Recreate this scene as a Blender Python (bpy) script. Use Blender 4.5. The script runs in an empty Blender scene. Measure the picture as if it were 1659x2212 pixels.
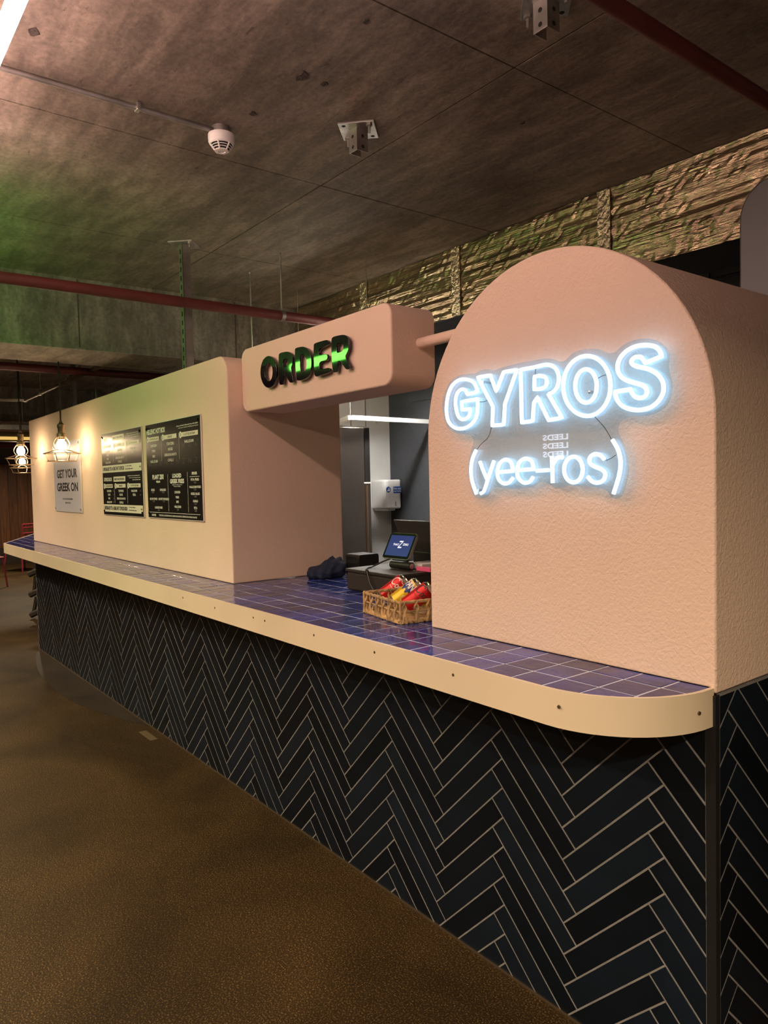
import bpy, bmesh, math, random
from mathutils import Vector, Matrix
random.seed(7)
PI = math.pi
scene = bpy.context.scene
COL = scene.collection
R = math.radians

# ------------------------------------------------------------------ camera
FPX, YAW, PITCH, ROLL = 1582.1, -0.91201568, -0.04295293, -0.02257977
CAM = Vector((0.0, -1.591, 1.5))
fwd = Vector((math.sin(YAW)*math.cos(PITCH), math.cos(YAW)*math.cos(PITCH), math.sin(PITCH)))
rt0 = Vector((math.cos(YAW), -math.sin(YAW), 0)); up0 = rt0.cross(fwd)
RT = rt0*math.cos(ROLL) + up0*math.sin(ROLL)
UP = -rt0*math.sin(ROLL) + up0*math.cos(ROLL)
cd = bpy.data.cameras.new('camera'); cam = bpy.data.objects.new('camera', cd); COL.objects.link(cam)
M = Matrix((( RT.x, UP.x, -fwd.x, CAM.x), (RT.y, UP.y, -fwd.y, CAM.y), (RT.z, UP.z, -fwd.z, CAM.z), (0, 0, 0, 1)))
cam.matrix_world = M
cd.sensor_fit = 'VERTICAL'; cd.sensor_height = 36.0; cd.lens = 36.0*FPX/2212.0
cd.clip_start = 0.05; cd.clip_end = 80
scene.camera = cam

# ------------------------------------------------------------------ world, exposure
w = bpy.data.worlds.new('world'); scene.world = w; w.use_nodes = True
wb = w.node_tree.nodes['Background']; wb.inputs[0].default_value = (1.0, 0.80, 0.62, 1); wb.inputs[1].default_value = 0.10
vs = scene.view_settings
vs.view_transform = 'Standard'; vs.look = 'None'; vs.gamma = 1; vs.use_curve_mapping = False; vs.exposure = 0.0

# strengths of the lamps, and the colour of the added fill downlights
PINK = ((1.0, 0.62, 0.54), 47.0)
GREEN = ((0.20, 1.0, 0.10), 17.0)
AMBER = ((1.0, 0.78, 0.54), 26.0)
BULB = ((1.0, 0.74, 0.44), 115.0)
NEON = ((0.34, 0.70, 1.0), 4.4)
SPOT = (1.0, 0.78, 0.52)
KITCHEN = ((1.0, 0.96, 0.90), 250.0)

# ------------------------------------------------------------------ pixel -> point on a known plane
def ray(x, y): return (RT*((x-829.5)/FPX) - UP*((y-1106.0)/FPX) + fwd).normalized()
def ony(x, y, Y): d = ray(x, y); return CAM + d*((Y-CAM.y)/d.y)
def onx(x, y, X): d = ray(x, y); return CAM + d*((X-CAM.x)/d.x)
def onz(x, y, Z): d = ray(x, y); return CAM + d*((Z-CAM.z)/d.z)
def proj(p):
    d = Vector(p)-CAM; k = d.dot(fwd)
    return (829.5+FPX*d.dot(RT)/k, 1106.0-FPX*d.dot(UP)/k, k)

# ------------------------------------------------------------------ materials
def new_mat(name):
    m = bpy.data.materials.new(name); m.use_nodes = True
    nt = m.node_tree; b = nt.nodes['Principled BSDF']
    return m, nt, b
def mat(name, col, rough=0.6, metal=0.0, var=0.0, vscale=6.0, bump=0.0, bscale=40.0, stretch=(1, 1, 1), coat=0.0, spec=0.5, per_obj=0.0, detail=6.0, bdist=0.01):
    m, nt, b = new_mat(name)
    b.inputs['Base Color'].default_value = (*col, 1); b.inputs['Roughness'].default_value = rough
    b.inputs['Metallic'].default_value = metal; b.inputs['Specular IOR Level'].default_value = spec
    if coat: b.inputs['Coat Weight'].default_value = coat; b.inputs['Coat Roughness'].default_value = 0.05
    tc = nt.nodes.new('ShaderNodeTexCoord'); mp = nt.nodes.new('ShaderNodeMapping'); mp.inputs['Scale'].default_value = stretch
    nt.links.new(tc.outputs['Object'], mp.inputs[0])
    last = None
    if var:
        n = nt.nodes.new('ShaderNodeTexNoise'); n.inputs['Scale'].default_value = vscale; n.inputs['Detail'].default_value = detail
        nt.links.new(mp.outputs[0], n.inputs[0])
        r = nt.nodes.new('ShaderNodeValToRGB'); r.color_ramp.elements[0].position = 0.3; r.color_ramp.elements[1].position = 0.7
        r.color_ramp.elements[0].color = (*[c*(1-var) for c in col], 1); r.color_ramp.elements[1].color = (*[min(1, c*(1+var)) for c in col], 1)
        nt.links.new(n.outputs[0], r.inputs[0]); last = r.outputs[0]
        nt.links.new(last, b.inputs['Base Color'])
    if per_obj:
        oi = nt.nodes.new('ShaderNodeObjectInfo'); hs = nt.nodes.new('ShaderNodeHueSaturation')
        mr = nt.nodes.new('ShaderNodeMapRange'); mr.inputs[3].default_value = 1-per_obj; mr.inputs[4].default_value = 1+per_obj
        nt.links.new(oi.outputs['Random'], mr.inputs[0]); nt.links.new(mr.outputs[0], hs.inputs['Value'])
        hs.inputs['Color'].default_value = (*col, 1)
        if last: nt.links.new(last, hs.inputs['Color'])
        nt.links.new(hs.outputs[0], b.inputs['Base Color'])
    if bump:
        n2 = nt.nodes.new('ShaderNodeTexNoise'); n2.inputs['Scale'].default_value = bscale; n2.inputs['Detail'].default_value = 4
        nt.links.new(mp.outputs[0], n2.inputs[0])
        bp = nt.nodes.new('ShaderNodeBump'); bp.inputs['Strength'].default_value = bump; bp.inputs['Distance'].default_value = bdist
        nt.links.new(n2.outputs[0], bp.inputs['Height']); nt.links.new(bp.outputs[0], b.inputs['Normal'])
    return m
def emit(name, col, s, base=(0.8, 0.8, 0.8)):
    m, nt, b = new_mat(name); b.inputs['Base Color'].default_value = (*base, 1); b.inputs['Roughness'].default_value = 0.3
    b.inputs['Emission Color'].default_value = (*col, 1); b.inputs['Emission Strength'].default_value = s
    return m
def clear_mat(name, tint, refl_rough=0.03, ior=1.5, opacity=0.0, col=(1, 1, 1)):
    m = bpy.data.materials.new(name); m.use_nodes = True; nt = m.node_tree; nt.nodes.clear()
    o = nt.nodes.new('ShaderNodeOutputMaterial'); t = nt.nodes.new('ShaderNodeBsdfTransparent'); t.inputs[0].default_value = (*tint, 1)
    g = nt.nodes.new('ShaderNodeBsdfGlossy'); g.inputs['Roughness'].default_value = refl_rough
    lw = nt.nodes.new('ShaderNodeLayerWeight'); pw = nt.nodes.new('ShaderNodeMath'); pw.operation = 'POWER'; pw.inputs[1].default_value = 4.0
    nt.links.new(lw.outputs['Facing'], pw.inputs[0]); f = nt.nodes.new('ShaderNodeMath'); f.operation = 'MULTIPLY_ADD'; f.inputs[1].default_value = .8; f.inputs[2].default_value = .045
    nt.links.new(pw.outputs[0], f.inputs[0])
    mx = nt.nodes.new('ShaderNodeMixShader'); nt.links.new(f.outputs[0], mx.inputs[0]); nt.links.new(t.outputs[0], mx.inputs[1]); nt.links.new(g.outputs[0], mx.inputs[2])
    last = mx
    if opacity:
        d = nt.nodes.new('ShaderNodeBsdfDiffuse'); d.inputs[0].default_value = (*col, 1)
        m2 = nt.nodes.new('ShaderNodeMixShader'); m2.inputs[0].default_value = opacity
        nt.links.new(mx.outputs[0], m2.inputs[1]); nt.links.new(d.outputs[0], m2.inputs[2]); last = m2
    nt.links.new(last.outputs[0], o.inputs[0])
    return m

def plaster(name, col, strength, scale):
    m, nt, b = new_mat(name)
    tc = nt.nodes.new('ShaderNodeTexCoord')
    b.inputs['Roughness'].default_value = 0.75; b.inputs['Specular IOR Level'].default_value = 0.3
    n = nt.nodes.new('ShaderNodeTexNoise'); n.inputs['Scale'].default_value = 1.6; n.inputs['Detail'].default_value = 5
    nt.links.new(tc.outputs['Object'], n.inputs[0])
    r = nt.nodes.new('ShaderNodeValToRGB'); r.color_ramp.elements[0].position = .3; r.color_ramp.elements[1].position = .75
    r.color_ramp.elements[0].color = (*[c*0.95 for c in col], 1); r.color_ramp.elements[1].color = (*[c*1.03 for c in col], 1)
    nt.links.new(n.outputs[0], r.inputs[0]); nt.links.new(r.outputs[0], b.inputs['Base Color'])
    v = nt.nodes.new('ShaderNodeTexNoise'); v.inputs['Scale'].default_value = scale; v.inputs['Detail'].default_value = 3; v.inputs['Distortion'].default_value = 0.8
    nt.links.new(tc.outputs['Object'], v.inputs[0])
    bp = nt.nodes.new('ShaderNodeBump'); bp.inputs['Strength'].default_value = strength; bp.inputs['Distance'].default_value = 0.006
    nt.links.new(v.outputs[0], bp.inputs['Height']); nt.links.new(bp.outputs[0], b.inputs['Normal'])
    return m

def concrete(name, dark, light, bump=0.35):
    m, nt, b = new_mat(name)
    tc = nt.nodes.new('ShaderNodeTexCoord')
    def noise(s, d, sc=(1, 1, 1), dist=0.0):
        mp = nt.nodes.new('ShaderNodeMapping'); mp.inputs['Scale'].default_value = sc; nt.links.new(tc.outputs['Object'], mp.inputs[0])
        n = nt.nodes.new('ShaderNodeTexNoise'); n.inputs['Scale'].default_value = s; n.inputs['Detail'].default_value = d; n.inputs['Distortion'].default_value = dist
        n.inputs['Roughness'].default_value = 0.65
        nt.links.new(mp.outputs[0], n.inputs[0]); return n.outputs[0]
    def ramp(src, p0, c0, p1, c1):
        r = nt.nodes.new('ShaderNodeValToRGB'); r.color_ramp.elements[0].position = p0; r.color_ramp.elements[1].position = p1
        r.color_ramp.elements[0].color = (*c0, 1); r.color_ramp.elements[1].color = (*c1, 1); nt.links.new(src, r.inputs[0]); return r.outputs[0]
    a = ramp(noise(1.3, 8, (1, 1, 1), .6), .34, dark, .68, light)
    s = ramp(noise(3.0, 8, (1, 4, 1), .3), .42, (.42, .42, .42), .62, (1, 1, 1))
    g = ramp(noise(45, 4), .3, (.6, .6, .6), .7, (1.2, 1.2, 1.2))
    bl = ramp(noise(14, 5, (1, 3, 1)), .28, (.25, .25, .25), .36, (1, 1, 1))
    prev = a
    for k in (s, g, bl):
        mx = nt.nodes.new('ShaderNodeMix'); mx.data_type = 'RGBA'; mx.blend_type = 'MULTIPLY'; mx.inputs[0].default_value = 0.75
        nt.links.new(prev, mx.inputs[6]); nt.links.new(k, mx.inputs[7]); prev = mx.outputs[2]
    nt.links.new(prev, b.inputs['Base Color']); b.inputs['Roughness'].default_value = 0.7
    bp = nt.nodes.new('ShaderNodeBump'); bp.inputs['Strength'].default_value = bump; bp.inputs['Distance'].default_value = 0.01
    nt.links.new(noise(30, 6), bp.inputs['Height']); nt.links.new(bp.outputs[0], b.inputs['Normal'])
    return m

def floor_mat():
    m, nt, b = new_mat('resin floor')
    tc = nt.nodes.new('ShaderNodeTexCoord')
    def noise(s, d, dist=0.0):
        n = nt.nodes.new('ShaderNodeTexNoise'); n.inputs['Scale'].default_value = s; n.inputs['Detail'].default_value = d; n.inputs['Distortion'].default_value = dist
        nt.links.new(tc.outputs['Object'], n.inputs[0]); return n.outputs[0]
    r = nt.nodes.new('ShaderNodeValToRGB'); e = r.color_ramp.elements
    e[0].position = .28; e[0].color = (.0150, .0080, .0021, 1); e[1].position = .74; e[1].color = (.048, .0265, .0080, 1)
    nt.links.new(noise(1.2, 8, .8), r.inputs[0])
    sp = nt.nodes.new('ShaderNodeValToRGB'); sp.color_ramp.elements[0].position = .52; sp.color_ramp.elements[0].color = (.72, .72, .72, 1)
    sp.color_ramp.elements[1].position = .74; sp.color_ramp.elements[1].color = (6.5, 7.5, 10.0, 1)
    nt.links.new(noise(200, 2), sp.inputs[0])
    mx = nt.nodes.new('ShaderNodeMix'); mx.data_type = 'RGBA'; mx.blend_type = 'MULTIPLY'; mx.inputs[0].default_value = .8
    nt.links.new(r.outputs[0], mx.inputs[6]); nt.links.new(sp.outputs[0], mx.inputs[7]); nt.links.new(mx.outputs[2], b.inputs['Base Color'])
    b.inputs['Roughness'].default_value = .58; b.inputs['Specular IOR Level'].default_value = .16
    bp = nt.nodes.new('ShaderNodeBump'); bp.inputs['Strength'].default_value = .35; bp.inputs['Distance'].default_value = .004
    nt.links.new(noise(160, 3), bp.inputs['Height']); nt.links.new(bp.outputs[0], b.inputs['Normal'])
    return m

def wood_mat(name, dark, light):
    m, nt, b = new_mat(name)
    tc = nt.nodes.new('ShaderNodeTexCoord'); mp = nt.nodes.new('ShaderNodeMapping'); mp.inputs['Scale'].default_value = (14, 14, 1.2)
    nt.links.new(tc.outputs['Object'], mp.inputs[0])
    n = nt.nodes.new('ShaderNodeTexNoise'); n.inputs['Scale'].default_value = 1.5; n.inputs['Detail'].default_value = 6; n.inputs['Distortion'].default_value = 1
    nt.links.new(mp.outputs[0], n.inputs[0])
    r = nt.nodes.new('ShaderNodeValToRGB'); r.color_ramp.elements[0].position = .3; r.color_ramp.elements[0].color = (*dark, 1)
    r.color_ramp.elements[1].position = .7; r.color_ramp.elements[1].color = (*light, 1)
    nt.links.new(n.outputs[0], r.inputs[0])
    oi = nt.nodes.new('ShaderNodeObjectInfo'); hs = nt.nodes.new('ShaderNodeHueSaturation'); mr = nt.nodes.new('ShaderNodeMapRange')
    mr.inputs[3].default_value = .7; mr.inputs[4].default_value = 1.25
    nt.links.new(oi.outputs['Random'], mr.inputs[0]); nt.links.new(mr.outputs[0], hs.inputs['Value']); nt.links.new(r.outputs[0], hs.inputs['Color'])
    nt.links.new(hs.outputs[0], b.inputs['Base Color']); b.inputs['Roughness'].default_value = .5
    return m

M_PLASTER = plaster('peach render', (.80, .60, .485), .55, 95)
M_PLASTER_S = plaster('peach paint', (.80, .61, .48), .16, 60)
M_SIGNPAINT = plaster('peach sign paint', (.80, .60, .485), .30, 60)
M_CONC = concrete('ceiling concrete', (.17, .135, .105), (.36, .30, .245))
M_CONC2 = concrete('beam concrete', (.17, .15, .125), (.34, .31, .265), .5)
M_LIT_SOFFIT = concrete('lit tone beam underside', (.34, .30, .26), (.62, .57, .50), .5)  # pale concrete, lightened further in place of lamp light from below
M_JOINT = mat('concrete joint', (.075, .06, .05), .9)
M_FLOOR = floor_mat()
M_PATCH = mat('floor patch', (.030, .021, .014), .5, spec=.25, var=.25, vscale=4, bump=.2, bscale=120)
M_TILE = mat('navy wall tile', (.0045, .0075, .013), .38, var=.35, vscale=5, per_obj=.45, bump=.12, bscale=9, spec=.20)
M_GROUT = mat('grey grout', (.195, .185, .180), .9, var=.15, vscale=30)
M_BLACKTRIM = mat('black trim', (.012, .012, .014), .35)
M_CTILE = mat('blue glazed tile', (.021, .034, .19), .10, var=.5, vscale=7, per_obj=.35, bump=.20, bscale=7, spec=.32, bdist=.02)
M_CGROUT = mat('pale grout', (.62, .64, .72), .6)
M_BAND = mat('cream edge band', (.72, .60, .44), .40, var=.05, vscale=3)
M_STEEL = mat('galvanised steel', (.55, .55, .54), .38, 1.0, var=.25, vscale=18)
M_DSTEEL = mat('dull steel', (.38, .36, .34), .45, .9, var=.25, vscale=12)
M_HOLE = mat('dark hole', (.008, .008, .008), .9)
M_REDPIPE = mat('red oxide pipe', (.105, .020, .018), .55, var=.2, vscale=6)
M_WHITEPL = mat('white plastic', (.78, .77, .75), .30)
M_WHITEWALL = mat('white wall', (.74, .73, .70), .55, var=.05, vscale=3)
M_DARKWALL = mat('charcoal wall', (.046, .050, .058), .7, var=.35, vscale=2.2, bump=.3, bscale=25)
M_BLACKP = mat('black plastic', (.014, .013, .012), .38, bump=.1, bscale=200, bdist=.002)
M_DARKBROWN = mat('drawer metal', (.045, .034, .028), .45, .3)
M_GLOSSBLACK = mat('gloss black acrylic', (.006, .005, .010), .04, coat=.5)
M_NAVY = mat('navy cloth', (.010, .016, .045), .95, bump=.5, bscale=60)
M_MENU = mat('menu board', (.014, .011, .011), .30, var=.25, vscale=8, bump=.05, bscale=6, spec=.55)
M_MENUBACK = mat('board edge', (.70, .66, .62), .4)
M_CREAMPRINT = mat('cream print', (.80, .74, .62), .45)
M_WHITEPRINT = mat('white print', (.80, .78, .74), .5)
M_GREYPRINT = mat('grey print', (.16, .15, .15), .5)
M_DARKPRINT = mat('dark print', (.02, .018, .02), .5)
M_POSTER = mat('pale grey board', (.60, .57, .66), .34)
M_FOIL = mat('foil', (.45, .36, .24), .24, .95, var=.45, vscale=4, bump=.32, bscale=20, stretch=(.35, 4, 5), bdist=.035, detail=8)
M_TAPE = mat('foil tape', (.70, .62, .44), .22, .95, bump=.9, bscale=40, bdist=.03)
M_WOOD = wood_mat('wood plank', (.09, .030, .010), (.22, .085, .028))
M_PINK = mat('pink powder coat', (.24, .022, .04), .45)
M_DARKWOOD = mat('dark stained wood', (.030, .022, .016), .5)
M_STAINLESS = mat('brushed stainless', (.74, .63, .54), .26, 1.0, bump=.25, bscale=10, stretch=(1, 40, 1), bdist=.004)
M_ALU = mat('white aluminium', (.80, .80, .80), .35, .2)
M_BLUE = mat('sticker blue', (.01, .10, .42), .4)
M_BRASS = mat('aged brass', (.22, .16, .10), .42, .85)
M_CAGE = mat('brass wire', (.55, .42, .28), .30, .9)
M_CORD = mat('black cord', (.012, .010, .009), .7)
M_GLASS = clear_mat('clear glass', (.98, .97, .95), .01)
M_ACRYLIC = clear_mat('clear acrylic', (.90, .95, .97), .012, 1.49, .09, (.45, .66, .88))
M_BULB = emit('lit bulb', BULB[0], BULB[1])
M_NEON = emit('white neon flex', NEON[0], NEON[1])
M_PINKT = emit('pink tube light', PINK[0], PINK[1])
M_GREENT = emit('green tube light', GREEN[0], GREEN[1])
M_AMBERT = emit('amber tube light', AMBER[0], AMBER[1])
M_KTUBE = emit('kitchen tube light', KITCHEN[0], KITCHEN[1])
M_SCREEN = emit('blue screen', (.012, .022, .16), .9, (.01, .01, .03))
M_SCREENTXT = emit('screen lettering', (.75, .82, 1.0), .8)
M_SIGNWHITE = emit('lit white letters', (.8, .85, 1.0), 10.0)
M_WICKER = mat('water hyacinth', (.46, .29, .13), .75, var=.45, vscale=26, stretch=(1, 1, 1), bump=.6, bscale=70, bdist=.006)
M_CANRED = mat('can red', (.55, .012, .014), .28, .35)
M_CANYEL = mat('can yellow', (.72, .46, .02), .28, .3)
M_ALUCAN = mat('can aluminium', (.72, .71, .70), .25, 1.0)
M_HOOD = mat('charcoal steel hood', (.085, .083, .09), .42, .4)
M_YELLOW = emit('amber strip', (1.0, .62, .16), .8)
M_PAPER = mat('white card', (.7, .68, .66), .6)
M_MAGENTA = mat('pink card', (.75, .10, .25), .5)

# ------------------------------------------------------------------ mesh building
class MB:
    def __init__(s): s.v = []; s.f = []; s.smooth = []
    def add(s, vs, fs, sm=False):
        o = len(s.v); s.v += [Vector(v) for v in vs]; s.f += [tuple(i+o for i in f) for f in fs]; s.smooth += [sm]*len(fs); return s
    def box(s, lo, hi, mtx=None):
        x0, y0, z0 = lo; x1, y1, z1 = hi
        vs = [Vector(p) for p in ((x0,y0,z0),(x1,y0,z0),(x1,y1,z0),(x0,y1,z0),(x0,y0,z1),(x1,y0,z1),(x1,y1,z1),(x0,y1,z1))]
        if mtx: vs = [mtx @ v for v in vs]
        return s.add(vs, [(0,3,2,1),(4,5,6,7),(0,1,5,4),(1,2,6,5),(2,3,7,6),(3,0,4,7)])
    def rbox(s, lo, hi, r, axis='y', seg=5, mtx=None):
        """box whose outline across `axis` has rounded corners"""
        ax = 'xyz'.index(axis); o = [i for i in range(3) if i != ax]
        a0, a1, b0, b1 = lo[o[0]], hi[o[0]], lo[o[1]], hi[o[1]]
        pts = []
        for (ca, cb, st) in ((a1-r, b1-r, 0), (a0+r, b1-r, 1), (a0+r, b0+r, 2), (a1-r, b0+r, 3)):
            for k in range(seg+1):
                t = PI/2*(st+k/seg); pts.append((ca+r*math.cos(t), cb+r*math.sin(t)))
        return s.prism(pts, axis, lo[ax], hi[ax], mtx)
    def prism(s, pts, axis, c0, c1, mtx=None, sm=False):
        def P(a, b, c):
            v = Vector({'x': (c, a, b), 'y': (a, c, b), 'z': (a, b, c)}[axis])
            return mtx @ v if mtx else v
        n = len(pts)
        vs = [P(a, b, c0) for a, b in pts] + [P(a, b, c1) for a, b in pts]
        s.add(vs, [tuple(range(n-1, -1, -1)), tuple(range(n, 2*n))])
        o = len(s.v)-2*n
        for i in range(n):
            s.f.append((o+i, o+(i+1) % n, o+n+(i+1) % n, o+n+i)); s.smooth.append(sm)
        return s
    def tube(s, pts, r, seg=8, closed=False, caps=True, sm=True):
        P = [Vector(p) for p in pts]; n = len(P)
        T = []
        for i in range(n):
            a = P[i-1] if (i > 0 or closed) else P[i]; b = P[(i+1) % n] if (i < n-1 or closed) else P[i]
            t = (b-a); T.append(t.normalized() if t.length > 1e-9 else Vector((0, 0, 1)))
        up = Vector((0, 0, 1)) if abs(T[0].z) < .9 else Vector((1, 0, 0))
        u = (up - T[0]*up.dot(T[0])).normalized(); vs = []
        for i in range(n):
            u = (u - T[i]*u.dot(T[i])); u = u.normalized() if u.length > 1e-6 else T[i].orthogonal().normalized()
            w_ = T[i].cross(u); rr = r[i] if isinstance(r, (list, tuple)) else r
            for k in range(seg):
                a = 2*PI*k/seg; vs.append(P[i] + (u*math.cos(a)+w_*math.sin(a))*rr)
        fs = []
        for i in range(n if closed else n-1):
            j = (i+1) % n
            for k in range(seg):
                k2 = (k+1) % seg; fs.append((i*seg+k, i*seg+k2, j*seg+k2, j*seg+k))
        s.add(vs, fs, sm)
        if caps and not closed:
            o = len(s.v)-n*seg
            s.f.append(tuple(o+k for k in range(seg-1, -1, -1))); s.smooth.append(False)
            s.f.append(tuple(o+(n-1)*seg+k for k in range(seg))); s.smooth.append(False)
        return s
    def lathe(s, prof, center, seg=20, axis=Vector((0, 0, 1)), sm=True):
        c = Vector(center); ax = Vector(axis).normalized(); u = ax.orthogonal().normalized(); w_ = ax.cross(u); vs = []
        for r, h in prof:
            for k in range(seg):
                a = 2*PI*k/seg; vs.append(c+ax*h+(u*math.cos(a)+w_*math.sin(a))*max(r, 1e-4))
        fs = []
        for i in range(len(prof)-1):
            for k in range(seg):
                k2 = (k+1) % seg; fs.append((i*seg+k, i*seg+k2, (i+1)*seg+k2, (i+1)*seg+k))
        s.add(vs, fs, sm); return s
    def build(s, name, material, parent=None, bevel=0.0):
        loc = parent_world(parent)
        me = bpy.data.meshes.new(name); me.from_pydata([v-loc for v in s.v], [], s.f); me.update()
        for p, sm in zip(me.polygons, s.smooth): p.use_smooth = sm
        bm = bmesh.new(); bm.from_mesh(me); bmesh.ops.recalc_face_normals(bm, faces=bm.faces); bm.to_mesh(me); bm.free()
        if any(s.smooth): me.set_sharp_from_angle(angle=R(38))
        me.materials.append(material)
        o = bpy.data.objects.new(name, me); COL.objects.link(o); o.parent = parent
        if bevel:
            b = o.modifiers.new('bevel', 'BEVEL'); b.width = bevel; b.segments = 2; b.limit_method = 'ANGLE'
        return o
def parent_world(p):
    v = Vector((0, 0, 0))
    while p is not None: v += p.location; p = p.parent
    return v
def tag(o, label, cat=None, group=None, kind=None):
    if label: o['label'] = label
    if cat: o['category'] = cat
    if group: o['group'] = group
    if kind: o['kind'] = kind
    return o
def thing(name, loc, label, cat, group=None):
    o = bpy.data.objects.new(name, None); COL.objects.link(o); o.location = loc; o.empty_display_size = .05
    return tag(o, label, cat, group)
def struct(o, label): o['kind'] = 'structure'; o['label'] = label; return o

def text_polys(s, bold=0.0, shear=0.0):
    """flat text from Blender's built-in font, as (verts, faces) fitted to a unit box (x 0..aspect, y 0..1)"""
    cu = bpy.data.curves.new('t', 'FONT'); cu.body = s; cu.offset = bold; cu.shear = shear; cu.resolution_u = 3; cu.fill_mode = 'FRONT'
    ob = bpy.data.objects.new('t', cu); COL.objects.link(ob)
    dg = bpy.context.evaluated_depsgraph_get(); me = bpy.data.meshes.new_from_object(ob.evaluated_get(dg))
    v = [x.co.copy() for x in me.vertices]; f = [tuple(p.vertices) for p in me.polygons]
    bpy.data.objects.remove(ob); bpy.data.curves.remove(cu); bpy.data.meshes.remove(me)
    x0 = min(p.x for p in v); x1 = max(p.x for p in v); y0 = min(p.y for p in v); y1 = max(p.y for p in v)
    return [((p.x-x0)/(x1-x0), (p.y-y0)/(y1-y0)) for p in v], f
_TX = {}
def text_uv(s, bold=0.02, shear=0.0):
    k = (s, bold, shear)
    if k not in _TX: _TX[k] = text_polys(s, bold, shear)
    return _TX[k]
def put_text(mb, s, fn, u0, u1, v0, v1, bold=.02, shear=0.0):
    """map text box corners through fn(u, v) -> world point"""
    v, f = text_uv(s, bold, shear)
    mb.add([fn(u0+(u1-u0)*a, v0+(v1-v0)*b) for a, b in v], f)

def smooth_path(pts, closed, sub=6):
    """Catmull-Rom"""
    n = len(pts); out = []
    rng = n if closed else n-1
    for i in range(rng):
        p0 = pts[(i-1) % n] if (closed or i > 0) else pts[i]; p1 = pts[i]; p2 = pts[(i+1) % n]; p3 = pts[(i+2) % n] if (closed or i+2 < n) else p2
        for k in range(sub):
            t = k/sub
            out.append(tuple(.5*((2*b)+(-a+c)*t+(2*a-5*b+4*c-d)*t*t+(-a+3*b-3*c+d)*t**3) for a, b, c, d in zip(p0, p1, p2, p3)))
    if not closed: out.append(tuple(pts[-1]))
    return out
def clip_poly(poly, conv):
    """Sutherland-Hodgman against a convex counter-clockwise polygon"""
    out = poly
    for i in range(len(conv)):
        a = conv[i]; b = conv[(i+1) % len(conv)]; inp = out; out = []
        if not inp: return []
        def side(p): return (b[0]-a[0])*(p[1]-a[1])-(b[1]-a[1])*(p[0]-a[0])
        for j in range(len(inp)):
            p = inp[j-1]; q = inp[j]; sp = side(p); sq = side(q)
            if (sp >= 0) != (sq >= 0):
                t = sp/(sp-sq); out.append((p[0]+(q[0]-p[0])*t, p[1]+(q[1]-p[1])*t))
            if sq >= 0: out.append(q)
    o2 = []
    for p in out:
        if not o2 or math.hypot(p[0]-o2[-1][0], p[1]-o2[-1][1]) > 1e-4: o2.append(p)
    if len(o2) > 1 and math.hypot(o2[0][0]-o2[-1][0], o2[0][1]-o2[-1][1]) < 1e-4: o2.pop()
    return o2
def area(p): return abs(sum(p[i-1][0]*p[i][1]-p[i][0]*p[i-1][1] for i in range(len(p))))/2
def inset_poly(p, d):
    """shrink a convex polygon by d"""
    cx = sum(a for a, b in p)/len(p); cy = sum(b for a, b in p)/len(p); n = len(p); out = []
    s = 1 if sum(p[i-1][0]*p[i][1]-p[i][0]*p[i-1][1] for i in range(n)) > 0 else -1
    lines = []
    for i in range(n):
        a = p[i]; b = p[(i+1) % n]; L = math.hypot(b[0]-a[0], b[1]-a[1]); nx = -(b[1]-a[1])/L*s; ny = (b[0]-a[0])/L*s
        lines.append((nx, ny, nx*a[0]+ny*a[1]+d))
    for i in range(n):
        a = lines[i-1]; b = lines[i]; det = a[0]*b[1]-a[1]*b[0]
        if abs(det) < 1e-6: out.append((p[i][0]+b[0]*d, p[i][1]+b[1]*d)); continue
        out.append(((a[2]*b[1]-a[1]*b[2])/det, (a[0]*b[2]-a[2]*b[0])/det))
    return out

# ------------------------------------------------------------------ setting: floor, ceiling, walls
CEIL = 2.87; ZC = 1.011; YF = -.265
fl = struct(MB().box((-19, -7, -.1), (4, 4, 0)).build('floor', M_FLOOR), 'speckled brown resin floor running along the counter')
pt = MB(); pp = smooth_path([(-7.34, -.002), (-7.02, -.11), (-6.3, -.23), (-5.45, -.24), (-4.9, -.14), (-4.45, -.002)], False, 5)
pt.prism(pp, 'z', 0.0005, .002); o = pt.build('floor_patch', M_PATCH, fl)
tp = MB(); tp.box((-4.42, -.10, .0005), (-4.22, -.055, .0015)); tp.build('tape_mark', mat('worn tape', (.10, .07, .035), .6), fl)

ce = struct(MB().box((-19, -7, CEIL+.012), (4, 4, CEIL+.2)).build('ceiling', M_JOINT), 'rough brown concrete ceiling with formwork joints')
xs = [-1.70+1.19*k for k in range(-15, 6)]; ys = [.32+2.44*k for k in range(-3, 3)]
for i in range(len(xs)-1):
    for j in range(len(ys)-1):
        g = .0030
        MB().box((xs[i]+g, ys[j]+g, CEIL+random.uniform(-.0005, .001)), (xs[i+1]-g, ys[j+1]-g, CEIL+.014)).build('ceiling_panel', M_CONC, ce)
M_SPALL = mat('broken concrete', (.045, .036, .03), .95, var=.5, vscale=60, bump=.6, bscale=90)
for (px, py, sz) in ((655, 164, .035), (72, 70, .03), (790, 45, .018), (545, 245, .02), (1128, 266, .012), (700, 180, .02)):
    c = onz(px, py, CEIL); m_ = MB(); n = 9
    m_.prism([(c.x+sz*random.uniform(.5, 1.1)*math.cos(2*PI*k/n), c.y+sz*.7*random.uniform(.5, 1.1)*math.sin(2*PI*k/n)) for k in range(n)], 'z', CEIL-.0025, CEIL+.003); m_.build('spall', M_SPALL, ce)
wr = struct(MB().box((-19, -7.1, 0), (4, -7, CEIL)).build('wall_rear', mat('rear wall', (.12, .085, .06), .8, var=.3, vscale=2)), 'dim brown wall across the aisle behind the viewer')
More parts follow.
